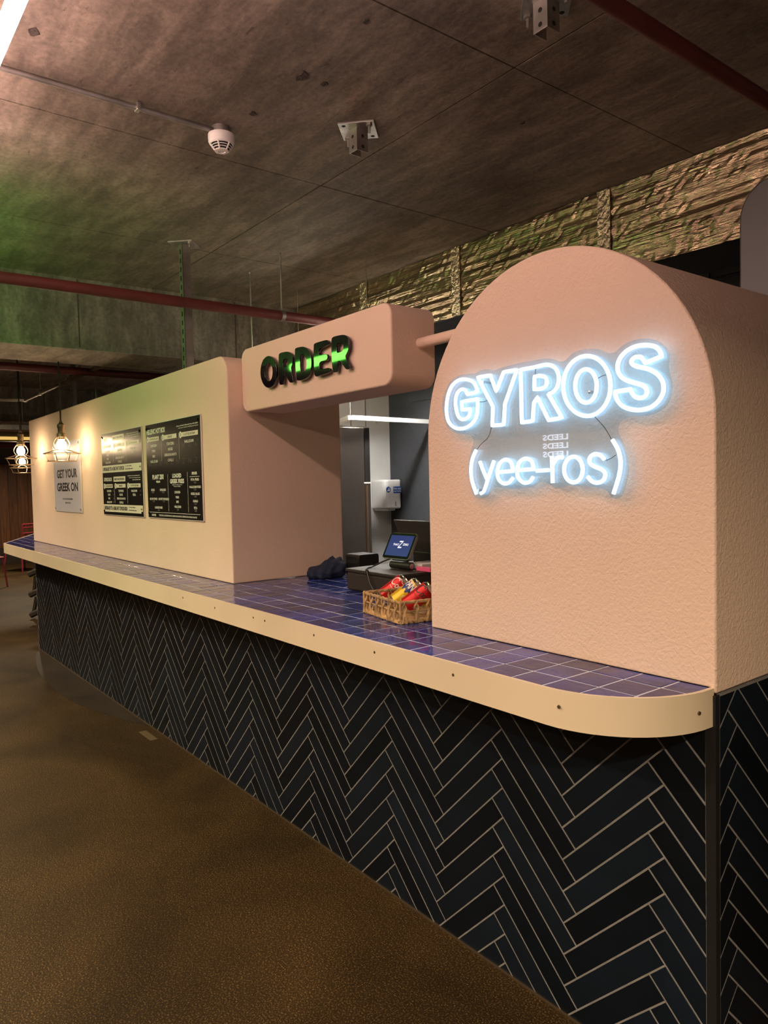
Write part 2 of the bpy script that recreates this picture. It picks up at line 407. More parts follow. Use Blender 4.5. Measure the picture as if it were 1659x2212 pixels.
# concrete beams across the ceiling
def beam(name, x0, x1, z0, label):
    b = struct(MB().box((x0, -7, z0), (x1, 1.80, CEIL+.005)).build(name, M_CONC2), label)
    MB().box((x0+.003, -6.9, z0-.002), (x1-.003, 1.79, z0+.001)).build('lit_tone_soffit', M_LIT_SOFFIT, b)  # thin underside strip whose lighter colour stands in for light on the beam
    for y in (-.18, .95):
        MB().box((x1, y, z0+.01), (x1+.0015, y+.009, CEIL-.01)).build('formwork_joint', M_JOINT, b)
    return b
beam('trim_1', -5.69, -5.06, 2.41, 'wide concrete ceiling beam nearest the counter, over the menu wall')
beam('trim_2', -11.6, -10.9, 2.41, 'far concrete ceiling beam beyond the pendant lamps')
# walls of the kiosk
def plan_wall(name, pts, z0, z1, m, label): return struct(MB().prism(pts, 'z', z0, z1).build(name, m), label)
wl = MB()
rr = .09; prof = [(-7.40, 1.0114), (-3.27, 1.0114)]
for k in range(9):
    t = PI/2*k/8; prof.append((-3.27-rr+rr*math.cos(t), 2.127-rr+rr*math.sin(t)))
prof += [(-7.40, 2.127)]
wl.prism(prof, 'y', 0, .655)
wl.prism([(-7.41, .0), (-7.39, .655), (-8.4, 1.08), (-8.62, .50)], 'z', 1.0114, 2.127)
wlo = struct(wl.build('wall_left', M_PLASTER_S), 'long peach painted kiosk wall carrying the menu boards')
wb_ = wlo.modifiers.new('bevel', 'BEVEL'); wb_.width = .006; wb_.segments = 2; wb_.limit_method = 'ANGLE'; wb_.angle_limit = R(50)
# kitchen
struct(MB().box((-9, 2.6, 0), (3.5, 2.7, CEIL)).build('wall_kitchen', M_DARKWALL), 'charcoal painted block wall at the back of the kitchen')
XKW = ony(843, 1000, 2.6).x
kw = struct(MB().box((-9, 1.95, 0), (XKW, 2.598, 2.5)).build('wall_white', M_WHITEWALL), 'white lined wall behind the tall fridge')
for px in (757, 789):
    y = onx(px, 890, XKW).y; MB().box((XKW-.001, y-.004, 0), (XKW+.004, y+.004, 2.49)).build('panel_joint', M_DSTEEL, kw)
# dark blocks on the kitchen wall seen over the arch
for i in range(3):
    for j in range(9):
        x = -5.0+.46*j+(.23 if i % 2 else 0); z = 2.18+.225*i
        MB().box((x+.006, 2.585, z+.006), (x+.454, 2.6005, z+.219)).build('block', M_DARKWALL, bpy.data.objects['wall_kitchen'])

# far room: plank wall
XW = -16.4
ww = struct(MB().box((XW-.1, -7, 0), (XW, 4, CEIL)).build('wall_far', M_JOINT), 'dark timber plank wall at the far end of the hall')
zp0 = onx(30, 1182, XW).z; zp1 = onx(30, 1003, XW).z; zst = onx(30, 947, XW).z
yy = -.6; k = 0
while yy < 3.0:
    wd = random.uniform(.13, .21)
    MB().box((XW-.001, yy+.004, zp0), (XW+.02+random.uniform(0, .006), yy+wd-.004, zp1)).build('plank', M_WOOD, ww); yy += wd
MB().box((XW, -.6, .0), (XW+.03, 3.0, zp0-.01)).build('skirting', M_DARKWOOD, ww)
MB().box((XW, -.6, zst-.03), (XW+.06, 3.2, zst+.03)).build('light_strip', M_YELLOW, ww)

# ------------------------------------------------------------------ counter base with herringbone tiles
XL, XR = -7.355, -.841
cb = thing('tiled_counter', (-4.0, .3, 0), 'long serving counter clad in navy herringbone tiles', 'counter')
g = MB()
g.prism([(XL, .0), (XR-.004, .0), (XR-.004, 1.6), (-1.80, 1.6), (-1.80, .70), (XL, .70)], 'z', 0.001, .9235)
g.prism([(XR-.25, .0), (XR-.004, .0), (XR-.004, 1.6), (XR-.25, 1.6)], 'z', .9235, .995)
g.prism([(XL, 0), (XL, .66), (-8.35, 1.07), (-8.56, .50)], 'z', 0.001, .9235)
gd = .0044
g.prism([(XL, -gd), (XR-.02, -gd), (XR-.02, .01), (XL, .01)], 'z', 0.001, .9235)
g.prism([(XR-.02, .008), (XR-.004+gd, .008), (XR-.004+gd, 1.6), (XR-.02, 1.6)], 'z', 0.001, .9945)
g.build('backing', M_GROUT, cb)
W, L, GR = .0635, .3755, .0038
S2 = math.sqrt(2)
def herring(x0, z0, lo, hi):
    """tile outlines (s, z) clipped to the rectangle lo..hi"""
    out = []; conv = [(lo[0], lo[1]), (hi[0], lo[1]), (hi[0], hi[1]), (lo[0], hi[1])]
    per = L*S2
    c0 = int((lo[0]-x0)/per)-2; c1 = int((hi[0]-x0)/per)+2
    for c in range(c0, c1+1):
        for k in range(-22, 40):
            for kind in (0, 1):
                if kind == 0: a0, a1, b0, b1 = k*W, k*W+L, k*W, (k+1)*W
                else: a0, a1, b0, b1 = (k-1)*W, k*W, k*W, k*W+L
                h = GR/2; a0 += h; a1 -= h; b0 += h; b1 -= h
                q = [((a-b)/S2+x0+c*per, (a+b)/S2+z0) for a, b in ((a0, b0), (a1, b0), (a1, b1), (a0, b1))]
                if max(p[0] for p in q) < lo[0] or min(p[0] for p in q) > hi[0] or max(p[1] for p in q) < lo[1] or min(p[1] for p in q) > hi[1]: continue
                full = all(lo[0] <= p[0] <= hi[0] and lo[1] <= p[1] <= hi[1] for p in q)
                r_ = q if full else clip_poly(q, conv)
                if len(r_) < 3 or area(r_) < 6e-5: continue
                out.append((kind, full, r_))
    return out
front = [('f',)+t for t in herring(-1.234, .576-.0898*6, (XL+.004, .006), (-.865, .9225))]
side = [('s',)+t for t in herring(-.171, .909-.2652-.0898*7, (.014, .006), (1.30, .992))]
def pxarea(f, q):
    P = []
    for s_, z in q:
        p = proj((s_, 0, z) if f == 'f' else (XR, s_, z))
        if p[2] < .1: return 0
        P.append((p[0], p[1]))
    v = clip_poly(P if sum(P[i-1][0]*P[i][1]-P[i][0]*P[i-1][1] for i in range(len(P))) > 0 else P[::-1], [(0, 0), (1659, 0), (1659, 2212), (0, 2212)])
    return area(v) if len(v) > 2 else 0
tiles = sorted(front+side, key=lambda t: -pxarea(t[0], t[3]))
TT = .0050
def tile_verts(f, q, org=(0, 0)):
    e = inset_poly(q, .0011)
    def P(s_, z, d):
        return Vector((s_-org[0], -d, z-org[1])) if f == 'f' else Vector((d, s_-org[0], z-org[1]))
    n = len(q)
    vs = [P(a, b, 0) for a, b in q]+[P(a, b, TT-.001) for a, b in q]+[P(a, b, TT) for a, b in e]
    fs = [tuple(range(2*n, 3*n))]
    for i in range(n):
        j = (i+1) % n
        fs += [(i, j, n+j, n+i), (n+i, n+j, 2*n+j, 2*n+i)]
    return vs, fs
shared = {}
rest = MB(); cbl = cb.location
for idx, (f, kind, full, q) in enumerate(tiles):
    if idx >= 300:
        vs_, fs = tile_verts(f, q)
        rest.add([v+Vector((0, 0, 0)) if f == 'f' else v+Vector((XR-.004, 0, 0)) for v in vs_], fs); continue
    org = q[0]
    key = (f, kind) if full else None
    if key and key in shared: me = shared[key]
    else:
        vs_, fs = tile_verts(f, q, org)
        me = bpy.data.meshes.new('tile'); me.from_pydata(vs_, [], fs); me.update(); me.materials.append(M_TILE)
        bm = bmesh.new(); bm.from_mesh(me); bmesh.ops.recalc_face_normals(bm, faces=bm.faces); bm.to_mesh(me); bm.free()
        # the open back may flip the result: make the big face look outward
        bigp = max(me.polygons, key=lambda p_: p_.area); want = Vector((0, -1, 0)) if f == 'f' else Vector((1, 0, 0))
        if bigp.normal.dot(want) < 0: me.flip_normals()
        if key: shared[key] = me
    o = bpy.data.objects.new('tile', me); COL.objects.link(o); o.parent = cb
    pr = random.uniform(-.0002, .0005)
    o.location = (Vector((org[0], -pr, org[1])) if f == 'f' else Vector((XR-.004+pr, org[0], org[1]))) - cbl
if rest.f:
    ro = rest.build('small_far_tiles', M_TILE, cb); ro['kind'] = 'stuff'
MB().box((-.8635, -.0065, 0.001), (XR+.0015, .0125, .996)).build('corner_trim', M_BLACKTRIM, cb, .001)
MB().box((XL-.012, -.006, 0.001), (XL+.003, .01, .9235)).build('end_trim', M_DSTEEL, cb)
MB().box((XL, -.010, 0.001), (XR, -.0015, .0065)).build('floor_seal', M_BRASS, cb)

# ------------------------------------------------------------------ countertop
ct = thing('tiled_countertop', (-4.0, -.1, .926), 'blue glazed tile countertop with a cream edge band rounded at the near end', 'countertop')
arc = [(-1.106+.25*math.cos(t), -.015+.25*math.sin(t)) for t in [R(-90+90*k/14) for k in range(15)]]
GX = -.93; PX = .0975
xa, xb = GX-9*PX, GX-24*PX          # opening in the wall
A_R = [(xa, YF)]+arc+[(-.856, -.001), (xa, -.001)]
A_M = [(xb, YF), (xa, YF), (xa, .70), (xb, .70)]
A_L = [(-7.31, YF), (xb, YF), (xb, -.001), (-7.93, -.001)]
A_W = [(-7.93, 0), (-7.42, 0), (-8.46, .44), (-8.60, .28)]
sl = MB()
for poly in (A_R, A_M, A_L): sl.prism(poly, 'z', .927, ZC-.0006)
sl.prism(A_W, 'z', .927, ZC-.0006)
sl.build('slab', M_CGROUT, ct)
path = [(-8.60, .275), (-7.31, YF)]+arc+[(-.856, -.0012)]
bd = MB(); n = len(path); pin = []
for i, p in enumerate(path):
    a = path[max(0, i-1)]; b = path[min(n-1, i+1)]
    t = Vector((b[0]-a[0], b[1]-a[1], 0)).normalized(); nn = Vector((t.y, -t.x, 0))
    pin.append((p[0]+nn.x*.010, p[1]+nn.y*.010))
vsb = []
for (p, q) in zip(path, pin):
    vsb += [(p[0], p[1], .925), (q[0], q[1], .925), (q[0], q[1], ZC+.0012), (p[0], p[1], ZC+.0012)]
fsb = [(0, 1, 2, 3), tuple(4*(n-1)+k for k in (3, 2, 1, 0))]
for i in range(n-1):
    for k in range(4): fsb.append((4*i+k, 4*i+(k+1) % 4, 4*i+4+(k+1) % 4, 4*i+4+k))
bo = bd.add(vsb, fsb, True).build('edge_band', M_BAND, ct)
for (px, py) in ((979, 1458), (1207, 1527), (678, 1372), (809, 1409), (572, 1341), (547, 1334), (464, 1313), (395, 1291)):
    p = ony(px, py, YF-.010)
    MB().lathe([(.0001, .0012), (.0042, .0008), (.0045, -.001)], p, 10, Vector((0, -1, 0))).build('screw', M_BRASS, bo)
p = (-.858+.0105, -.06, .967); MB().lathe([(.0001, .0012), (.0042, .0008), (.0045, -.002)], p, 10, Vector((1, -.1, 0))).build('screw', M_BRASS, bo)
rows = [YF, -.178, -.080] + [.0175+.0975*k for k in range(8)]
cts = []
for name_, poly in (('r', A_R), ('m', A_M), ('l', A_L), ('w', A_W)):
    for i in range(-2, 82):
        x1 = GX-PX*i; x0 = x1-PX
        for j in range(len(rows)-1):
            h = .0020; q = [(x0+h, rows[j]+h), (x1-h, rows[j]+h), (x1-h, rows[j+1]-h), (x0+h, rows[j+1]-h)]
            c = clip_poly(q, poly)
            if len(c) >= 3 and area(c) > 1e-4: cts.append(c)
cts.sort(key=lambda c: (Vector((sum(p[0] for p in c)/len(c), sum(p[1] for p in c)/len(c)))-CAM.xy).length)
crest = MB()
def ctile(mb, c, off):
    n = len(c); e = inset_poly(c, .0014); cx = sum(p[0] for p in c)/n; cy = sum(p[1] for p in c)/n
    tx, ty = max(-.008, min(.008, random.gauss(0, .004))), max(-.008, min(.008, random.gauss(0, .004))); dz = random.uniform(-.0001, .0006)
    def z(p, b): return b+dz+(p[0]-cx)*tx+(p[1]-cy)*ty
    vs_ = [Vector((p[0], p[1], ZC-.006)) for p in c]+[Vector((p[0], p[1], z(p, ZC-.0012))) for p in c]+[Vector((p[0], p[1], z(p, ZC))) for p in e]
    fs = [tuple(range(2*n, 3*n)), tuple(range(n-1, -1, -1))]
    for i in range(n):
        j = (i+1) % n; fs += [(i, j, n+j, n+i), (n+i, n+j, 2*n+j, 2*n+i)]
    mb.add(vs_, fs)
for i, c in enumerate(cts):
    if i < 300: m_ = MB(); ctile(m_, c, 0); m_.build('tile', M_CTILE, ct)
    else: ctile(crest, c, 0)
if crest.f: crest.build('far_tiles', M_CTILE, ct)['kind'] = 'stuff'

# ------------------------------------------------------------------ arch
AX0, AX1, AZ = -1.812, -.841, 1.0
ar = MB(); rad = (AX1-AX0)/2; cxm = (AX0+AX1)/2; zs = 2.113-rad
pts = [(AX0, 1.0114), (AX0+.955, 1.0114), (AX0+.955, AZ), (AX1, AZ)]
pts += [(cxm+rad*math.cos(PI*k/40), zs+rad*math.sin(PI*k/40)) for k in range(41)]
ar.prism(pts, 'y', 0.0, 1.45)
for i, f in enumerate(ar.f):
    if len(f) == 4: ar.smooth[i] = True
ao = ar.build('arch_pillar', M_PLASTER, None, .004)
ao.modifiers['bevel'].angle_limit = R(40)
tag(ao, 'peach rendered arch shaped pillar with a domed top behind the neon sign', 'pillar')

# ------------------------------------------------------------------ order sign
YS = .078
so = thing('order_sign', (-2.68, .18, 1.85), 'rounded peach box sign reading ORDER in gloss black letters', 'sign')
sb = MB().rbox((-3.268, YS, 1.848), (-2.09, .292, 2.150), .05, 'y', 8).build('sign_box', M_SIGNPAINT, so, .008)
sb.modifiers['bevel'].segments = 3; sb.modifiers['bevel'].angle_limit = R(40)
MB().tube([(-2.10, .215, 2.008), (-1.80, .215, 2.008)], .020, 16).build('support_pole', M_SIGNPAINT, so)
def zo(x, y): return (540+x/6.9125, 700+y/6.9125)
ell = lambda cx, cy, rx, ry, n=28: [(cx+rx*math.cos(2*PI*k/n), cy+ry*math.sin(2*PI*k/n)) for k in range(n)]
LET = {
 'O': ([*ell(280, 715, 121, 235)], [*ell(281, 717, 60, 140)], True),
 'R': ([(440,885),(455,905),(482,902),(497,880),(502,745),(528,738),(585,855),(606,874),(634,868),(648,840),(610,660),(636,590),(640,500),(612,435),(560,412),(450,433),(427,465)], [(495,530),(548,513),(570,530),(573,582),(556,622),(520,640),(497,648)], False),
 'D': ([(670,385),(690,357),(795,338),(855,366),(902,445),(922,560),(911,690),(872,780),(810,827),(716,845),(696,828)], [(745,460),(797,446),(834,490),(854,570),(849,650),(820,712),(754,738)], False),
 'E': ([(950,315),(972,287),(1138,240),(1163,248),(1172,276),(1160,310),(1026,368),(1028,472),(1128,450),(1152,460),(1162,495),(1146,535),(1034,562),(1037,692),(1160,656),(1188,664),(1197,697),(1180,722),(1000,785),(975,772),(964,742)], None, False),
 'R2': ([(1215,228),(1242,192),(1388,160),(1443,180),(1478,250),(1474,370),(1450,430),(1418,490),(1492,620),(1488,656),(1454,678),(1424,662),(1360,555),(1312,545),(1308,680),(1290,708),(1260,720),(1240,702),(1228,600)], [(1292,290),(1363,276),(1397,300),(1400,370),(1374,413),(1340,425),(1297,438)], False)}
def round_poly(pts, it=2, q=.22):
    for _ in range(it):
        o = []
        for i in range(len(pts)):
            a = pts[i]; b = pts[(i+1) % len(pts)]
            o += [(a[0]+(b[0]-a[0])*q, a[1]+(b[1]-a[1])*q), (a[0]+(b[0]-a[0])*(1-q), a[1]+(b[1]-a[1])*(1-q))]
        pts = o
    return pts
def curve_letter(name, outer, inner, y0, depth, parent, m, conv):
    cu = bpy.data.curves.new(name, 'CURVE'); cu.dimensions = '2D'; cu.fill_mode = 'BOTH'; cu.extrude = depth/2; cu.bevel_depth = .0012; cu.bevel_resolution = 1
    for pl in (outer, inner):
        if not pl: continue
        w3 = [ony(*conv(*p), y0) for p in pl]
        sp = cu.splines.new('POLY'); sp.points.add(len(w3)-1); sp.use_cyclic_u = True
        for q, v in zip(sp.points, w3): q.co = (v.x, v.z, 0, 1)
    tmp = bpy.data.objects.new('t', cu); COL.objects.link(tmp)
    dg = bpy.context.evaluated_depsgraph_get(); me = bpy.data.meshes.new_from_object(tmp.evaluated_get(dg))
    bpy.data.objects.remove(tmp); bpy.data.curves.remove(cu)
    pw = parent_world(parent)
    for v in me.vertices: v.co = Vector((v.co.x, y0-v.co.z+depth/2, v.co.y))-pw
    me.flip_normals(); me.materials.clear(); me.materials.append(m); me.name = name
    ob = bpy.data.objects.new(name, me); COL.objects.link(ob); ob.parent = parent
    return ob
for kx, (ou, inn, ellip) in LET.items():
    if not ellip: ou = round_poly(ou, 2); inn = round_poly(inn, 2) if inn else None
    curve_letter('letter', ou, inn, YS-.022, .010, so, M_GLOSSBLACK, zo)
    cxp = sum(p[0] for p in ou)/len(ou); w0 = min(p[0] for p in ou)
    for py in (min(p[1] for p in ou)+60, max(p[1] for p in ou)-80):
        c = ony(*zo(w0+35, py), YS-.012); MB().lathe([(.004, 0), (.004, .014)], (c.x, YS-.012, c.z), 8, Vector((0, 1, 0))).build('standoff', M_STEEL, so)

# ------------------------------------------------------------------ neon sign
ns = thing('neon_sign', (-1.34, 0, 1.45), 'lit white neon sign reading GYROS (yee-ros) on clear acrylic', 'neon sign')
YT, YA = -.036, -.026
def zn(x, y): return (940+x/3.1302, 720+y/3.1302)
ACR = [(52,500),(70,400),(108,325),(165,287),(230,275),(275,272),(305,254),(360,245),(405,250),(432,240),(520,215),(640,190),(770,170),(838,192),(885,183),(940,132),(1020,108),(1110,110),(1163,132),(1218,128),(1280,77),(1370,42),(1470,40),(1540,75),(1580,140),(1576,230),(1600,330),(1594,420),(1560,490),(1490,540),(1400,560),(1310,568),(1252,600),(1235,660),(1268,740),(1300,840),(1306,930),(1292,1010),(1266,1093),(1225,1120),(1190,1100),(1158,1060),(1100,1042),(1000,1030),(900,1030),(820,1050),(770,1012),(715,1002),(655,1038),(560,1050),(480,1050),(412,1040),(375,1078),(345,1108),(285,1115),(255,1070),(236,980),(230,880),(250,780),(265,730),(252,692),(205,682),(135,670),(85,630)]
aw = [ony(*zn(*p), YA) for p in smooth_path(ACR, True, 3)]
am = MB().prism([(v.x, v.z) for v in aw], 'y', YA-.0025, YA+.0025).build('acrylic_sheet', M_ACRYLIC, ns)
def seg_mix(parts):
    out = []
    for kind, pts in parts:
        q = smooth_path(pts, False, 5) if kind == 's' else pts
        if out and math.hypot(out[-1][0]-q[0][0], out[-1][1]-q[0][1]) < 2: q = q[1:]
        out += q
    return out
def ntube(parts, closed, r=.0050, name='neon_tube'):
    pts = seg_mix(parts)
    if closed and math.hypot(pts[0][0]-pts[-1][0], pts[0][1]-pts[-1][1]) < 3: pts = pts[:-1]
    w3 = [ony(*zn(*p), YT) for p in pts]
    # dense resample for neat corners
    out = []
    for i in range(len(w3)):
        a = w3[i]; b = w3[(i+1) % len(w3)]
        if i == len(w3)-1 and not closed: out.append(a); break
        k = max(1, int((b-a).length/.006))
        out += [a.lerp(b, t/k) for t in range(k)]
    return MB().tube(out, r, 8, closed).build(name, M_NEON, ns)
ntube([('s', [(289,392),(262,335),(212,312),(162,316),(118,350),(91,406),(78,475),(78,545),(93,600),(128,636),(172,646),(220,632),(260,598),(282,552),(287,500)]), ('l', [(287,500),(288,443),(180,463),(182,517),(236,512)]), ('s', [(236,512),(234,548),(214,574),(182,582),(156,560),(141,505),(138,452),(150,405),(176,380),(202,384),(219,414)]), ('l', [(219,414),(289,392)])], True)
ntube([('l', [(288,297),(374,284),(413,392),(463,262),(553,246),(472,478),(464,617),(386,625),(391,497),(288,297)])], True)
ntube([('l', [(578,246),(660,232)]), ('s', [(660,232),(755,212),(812,236),(836,292),(828,355),(796,398),(765,410)]), ('l', [(765,410),(858,570),(768,588),(692,432),(668,470),(660,592),(586,604),(578,246)])], True)
ntube([('l', [(672,292),(705,287)]), ('s', [(705,287),(742,296),(755,325),(745,360),(710,376)]), ('l', [(710,376),(670,380),(672,292)])], True)
ntube([('s', ell(1026, 356, 160, 203, 22)+[ell(1026, 356, 160, 203, 22)[0]])], True)
ntube([('s', ell(1020, 356, 73, 113, 18)+[ell(1020, 356, 73, 113, 18)[0]])], True)
ntube([('s', [(1533,155),(1515,114),(1478,88),(1422,80),(1358,88),(1296,118),(1252,166),(1234,220),(1244,275),(1282,312),(1340,333),(1398,350),(1424,370),(1432,400),(1418,426),(1385,438),(1352,428),(1331,404),(1322,378)]), ('l', [(1322,378),(1216,396)]), ('s', [(1216,396),(1228,445),(1264,490),(1322,514),(1390,518),(1458,500),(1512,455),(1543,395),(1540,332),(1504,278),(1440,242),(1370,226),(1332,207),(1330,182),(1352,162),(1385,160),(1405,176),(1420,201)]), ('l', [(1420,201),(1533,155)])], True)
ntube([('s', [(277,790),(252,850),(242,920),(250,1000),(279,1086)])], False)
ntube([('s', [(1199,720),(1238,790),(1254,870),(1244,960),(1206,1086)])], False)
ntube([('s', [(303,866),(324,925),(350,985)])], False); ntube([('s', [(398,862),(368,950),(340,1040),(326,1072),(308,1083)])], False)
ntube([('l', [(420,940),(528,931)]), ('s', [(528,931),(512,872),(475,854),(437,880),(421,938),(430,988),(462,1015),(498,1010),(526,978)])], False)
ntube([('l', [(554,926),(666,919)]), ('s', [(666,919),(652,865),(610,847),(570,872),(554,926),(563,976),(598,1010),(638,1004),(662,972)])], False)
ntube([('l', [(686,930),(768,925)])], False)
ntube([('l', [(789,832),(795,1012)])], False); ntube([('s', [(795,892),(815,855),(840,838),(862,840)])], False)
ntube([('s', ell(935, 921, 63, 87, 18)+[ell(935, 921, 63, 87, 18)[0]])], True)
ntube([('s', [(1144,852),(1115,824),(1076,818),(1047,840),(1047,878),(1082,903),(1124,920),(1149,946),(1143,985),(1110,1009),(1066,1004),(1032,970)])], False)
for wp in ([(383,628),(360,700),(315,745),(282,785)], [(1080,565),(1140,630),(1178,690),(1190,715)], [(1100,305),(1130,288),(1160,280)], [(1155,860),(1190,845),(1222,822)], [(680,235),(677,285)], [(290,465),(330,462),(352,452)]):
    MB().tube([ony(*zn(*p), YA-.004) for p in smooth_path(wp, False, 4)], .0008, 5).build('wire', M_CORD, ns)
for sp in ((330,330),(1050,398),(300,1060)):
    c = ony(*zn(*sp), YA); MB().lathe([(.0001, -.006), (.004, -.005), (.004, .026)], c, 10, Vector((0, 1, 0))).build('standoff', M_STEEL, ns)

# ------------------------------------------------------------------ boards on the wall
def board(name, x0, x1, z0, z1, label, face_m, cat):
    t = thing(name, ((x0+x1)/2, -.003, z0), label, cat)
    MB().box((x0, -.009, z0), (x1, -.002, z1)).build('panel', M_MENUBACK, t)
    MB().box((x0+.004, -.0100, z0+.004), (x1-.004, -.0088, z1-.004)).build('printed_face', face_m, t)
    for a, b in ((x0+.022, z1-.028), (x1-.022, z1-.028), (x0+.022, z0+.028), (x1-.022, z0+.028)):
        MB().lathe([(.0001, .006), (.008, .005), (.009, 0)], (a, -.0098, b), 12, Vector((0, -1, 0))).build('fixing', M_GLOSSBLACK if face_m == M_MENU else M_STEEL, t)
    return t, (lambda u, v, d=0.0: Vector((x0+(x1-x0)*u, -.0106-d, z1-(z1-z0)*v)))
def rect(mb, fn, u0, u1, v0, v1): mb.add([fn(u0, v1), fn(u1, v1), fn(u1, v0), fn(u0, v0)], [(0, 1, 2, 3)])
def lines(mb, specs, fn, bold=.03, d=0):
    g2 = (lambda u, v: fn(u, v, d))
    for s_, u, v, wd, h in specs: put_text(mb, s_, g2, u-wd/2, u+wd/2, v+h/2, v-h/2, bold)
# menu with gyros
t, fn = board('menu_board', -5.232, -4.443, 1.306, 1.865, 'dark menu board with two cream UPGRADE bands, left of the HELLENIC HOT BOX board', M_MENU, 'menu')
mb = MB(); rect(mb, fn, .01, .985, .395, .482); rect(mb, fn, .01, .985, .868, .958)
for v in (.075, .565):
    rect(mb, fn, .30, .60, v-.03, v+.03)
for v in (.165, .645):
    rect(mb, fn, .06, .27, v-.022, v+.022); rect(mb, fn, .36, .60, v-.022, v+.022); rect(mb, fn, .68, .95, v-.022, v+.022)
mb.build('cream_band', M_CREAMPRINT, t)
mb = MB()
for v0, ttl in ((0.0, 'GYROS'), (.48, 'GYROS BOX')):
    lines(mb, [(ttl, .15 if v0 else .10, v0+.085, .22 if v0 else .13, .045)], fn, .04)
    lines(mb, [('Served in a warm pita with salad and fries', .80, v0+.055, .28, .014), ('with your choice of sauce on the side', .82, v0+.078, .26, .013), ('and one little extra', .86, v0+.10, .18, .012)], fn)
    ys_ = (.225, .27, .315, .36)
    lines(mb, [(a, .17, v0+y_, .022*len(a)*.75, .026) for a, y_ in zip(('CHICKEN', 'PORK', 'MIX', 'HALLOUMI'), ys_)], fn)
    lines(mb, [(a, .48, v0+y_, .0165*len(a), .026) for a, y_ in zip(('TZATZIKI', 'HOUSE', 'SRIRACHA MAYO', 'CHILLI'), ys_)], fn)
    lines(mb, [(a, .80, v0+y_, .0165*len(a), .026) for a, y_ in zip(('HALLOUMI', 'FETA'), ys_)], fn)
    for u in (.315, .64): rect(mb, fn, u-.002, u+.002, v0+.14, v0+.37)
    for u, nr in ((.05, '1'), (.35, '2'), (.67, '3')):
        c = fn(u, v0+.165); mb.lathe([(.0001, .0004), (.019, .0004)], c, 14, Vector((0, -1, 0)), False)
mb.build('lettering', M_WHITEPRINT, t)['kind'] = 'stuff'
mb = MB()
for v0, s_, wd in ((.438, 'UPGRADE TO A BIG FAT GYROS', .55), (.912, 'UPGRADE TO A BIG FAT GYROS BOX', .60)):
    lines(mb, [(s_, .03+wd/2, v0, wd, .046), ('+4', .955, v0, .035, .028), ('Double filling', wd+.14, v0-.018, .15, .014), ('and two little extras', wd+.15, v0+.014, .18, .014)], fn, .045, .0006)
for v in (.075, .565): lines(mb, [('BUILD YOUR GYROS' if v < .3 else 'BUILD YOUR GYROS BOX', .45, v, .25, .024)], fn, .03, .0006)
for v in (.165, .645): lines(mb, [('CHOOSE FILLING', .17, v, .17, .020), ('SAUCE', .48, v, .08, .020), ('A LITTLE EXTRA?', .815, v, .19, .020)], fn, .02, .0006)
for v in (.165, .645):
    for u, nr in ((.05, '1'), (.35, '2'), (.67, '3')): lines(mb, [(nr, u, v, .012, .026)], fn, .03, .0008)
mb.build('dark_lettering', M_DARKPRINT, t)['kind'] = 'stuff'
mb = MB(); lines(mb, [(a, .285, v0+y_, .03, .02) for v0 in (0, .48) for a, y_ in zip(('7.5', '7.5', '7.5', '7'), (.225, .27, .315, .36))]+[('+1', .94, v0+y_, .025, .02) for v0 in (0, .48) for y_ in (.225, .27)], fn); mb.build('price_print', M_GREYPRINT, t)['kind'] = 'stuff'
# hellenic hot box
t, fn = board('menu_board', -4.368, -3.572, 1.308, 1.865, 'dark menu board headed HELLENIC HOT BOX, nearest the serving hatch', M_MENU, 'menu')
mb = MB()
for u0, u1 in ((.06, .27), (.36, .60), (.68, .96)): rect(mb, fn, u0, u1, .143, .187)
mb.build('cream_band', M_CREAMPRINT, t)
mb = MB()
lines(mb, [('HELLENIC HOT BOX', .21, .085, .37, .055)], fn, .045)
lines(mb, [('A box of warm fries and rice with salad', .78, .075, .36, .014), ('and your choice of filling and sauce', .80, .098, .33, .013)], fn)
for a, y_ in zip(('CHICKEN', 'PORK', 'MIX', 'HALLOUMI'), (.235, .29, .345, .40)): lines(mb, [(a, .16, y_, .018*len(a), .028)], fn)
for a, y_ in zip(('TZATZIKI', 'HOUSE', 'SRIRACHA MAYO', 'CHILLI'), (.235, .29, .345, .40)): lines(mb, [(a, .48, y_, .017*len(a), .028)], fn)
lines(mb, [('HALLOUMI', .81, .235, .15, .028)], fn)
lines(mb, [('PLANT ZIKI', .225, .565, .22, .05), ('VEGAN', .225, .615, .08, .022), ('LOADED', .58, .56, .16, .042), ('GREEK FRIES', .58, .615, .25, .045), ('SIDES', .88, .545, .085, .026)], fn, .045)
lines(mb, [('topped with feta and sauce', .58, .652, .18, .011), ('choose a filling', .58, .668, .12, .011)], fn)
lines(mb, [('GYROS', .115, .70, .07, .024), ('GYROS BOX', .315, .70, .12, .024), ('BIG FAT GYROS', .125, .795, .15, .024), ('BIG FAT GYROS BOX', .325, .795, .20, .024), ('LOADED FRIES', .22, .885, .15, .024)], fn)
for a, y_ in zip(('CHICKEN', 'PORK', 'MIX', 'HALLOUMI'), (.725, .775, .82, .87)): lines(mb, [(a, .58, y_, .0145*len(a), .024)], fn)
for a, y_ in zip(('PITA FRIES', 'HALLOUMI FRIES', 'GREEK SALAD', 'HUMMUS', 'PITA'), (.605, .675, .74, .81, .875)): lines(mb, [(a, .885, y_, .0130*len(a), .023)], fn)
for u, v0, v1 in ((.415, .54, .92), (.765, .53, .92), (.315, .14, .40), (.64, .14, .40)): rect(mb, fn, u-.0015, u+.0015, v0, v1)
rect(mb, fn, .80, .96, .575, .579); rect(mb, fn, .03, .97, .935, .939)
lines(mb, [('SAUCES', .12, .966, .085, .022), ('TZATZIKI | HOUSE SAUCE | SRIRACHA MAYO | SRIRACHA CHILLI SAUCE', .56, .968, .68, .020)], fn)
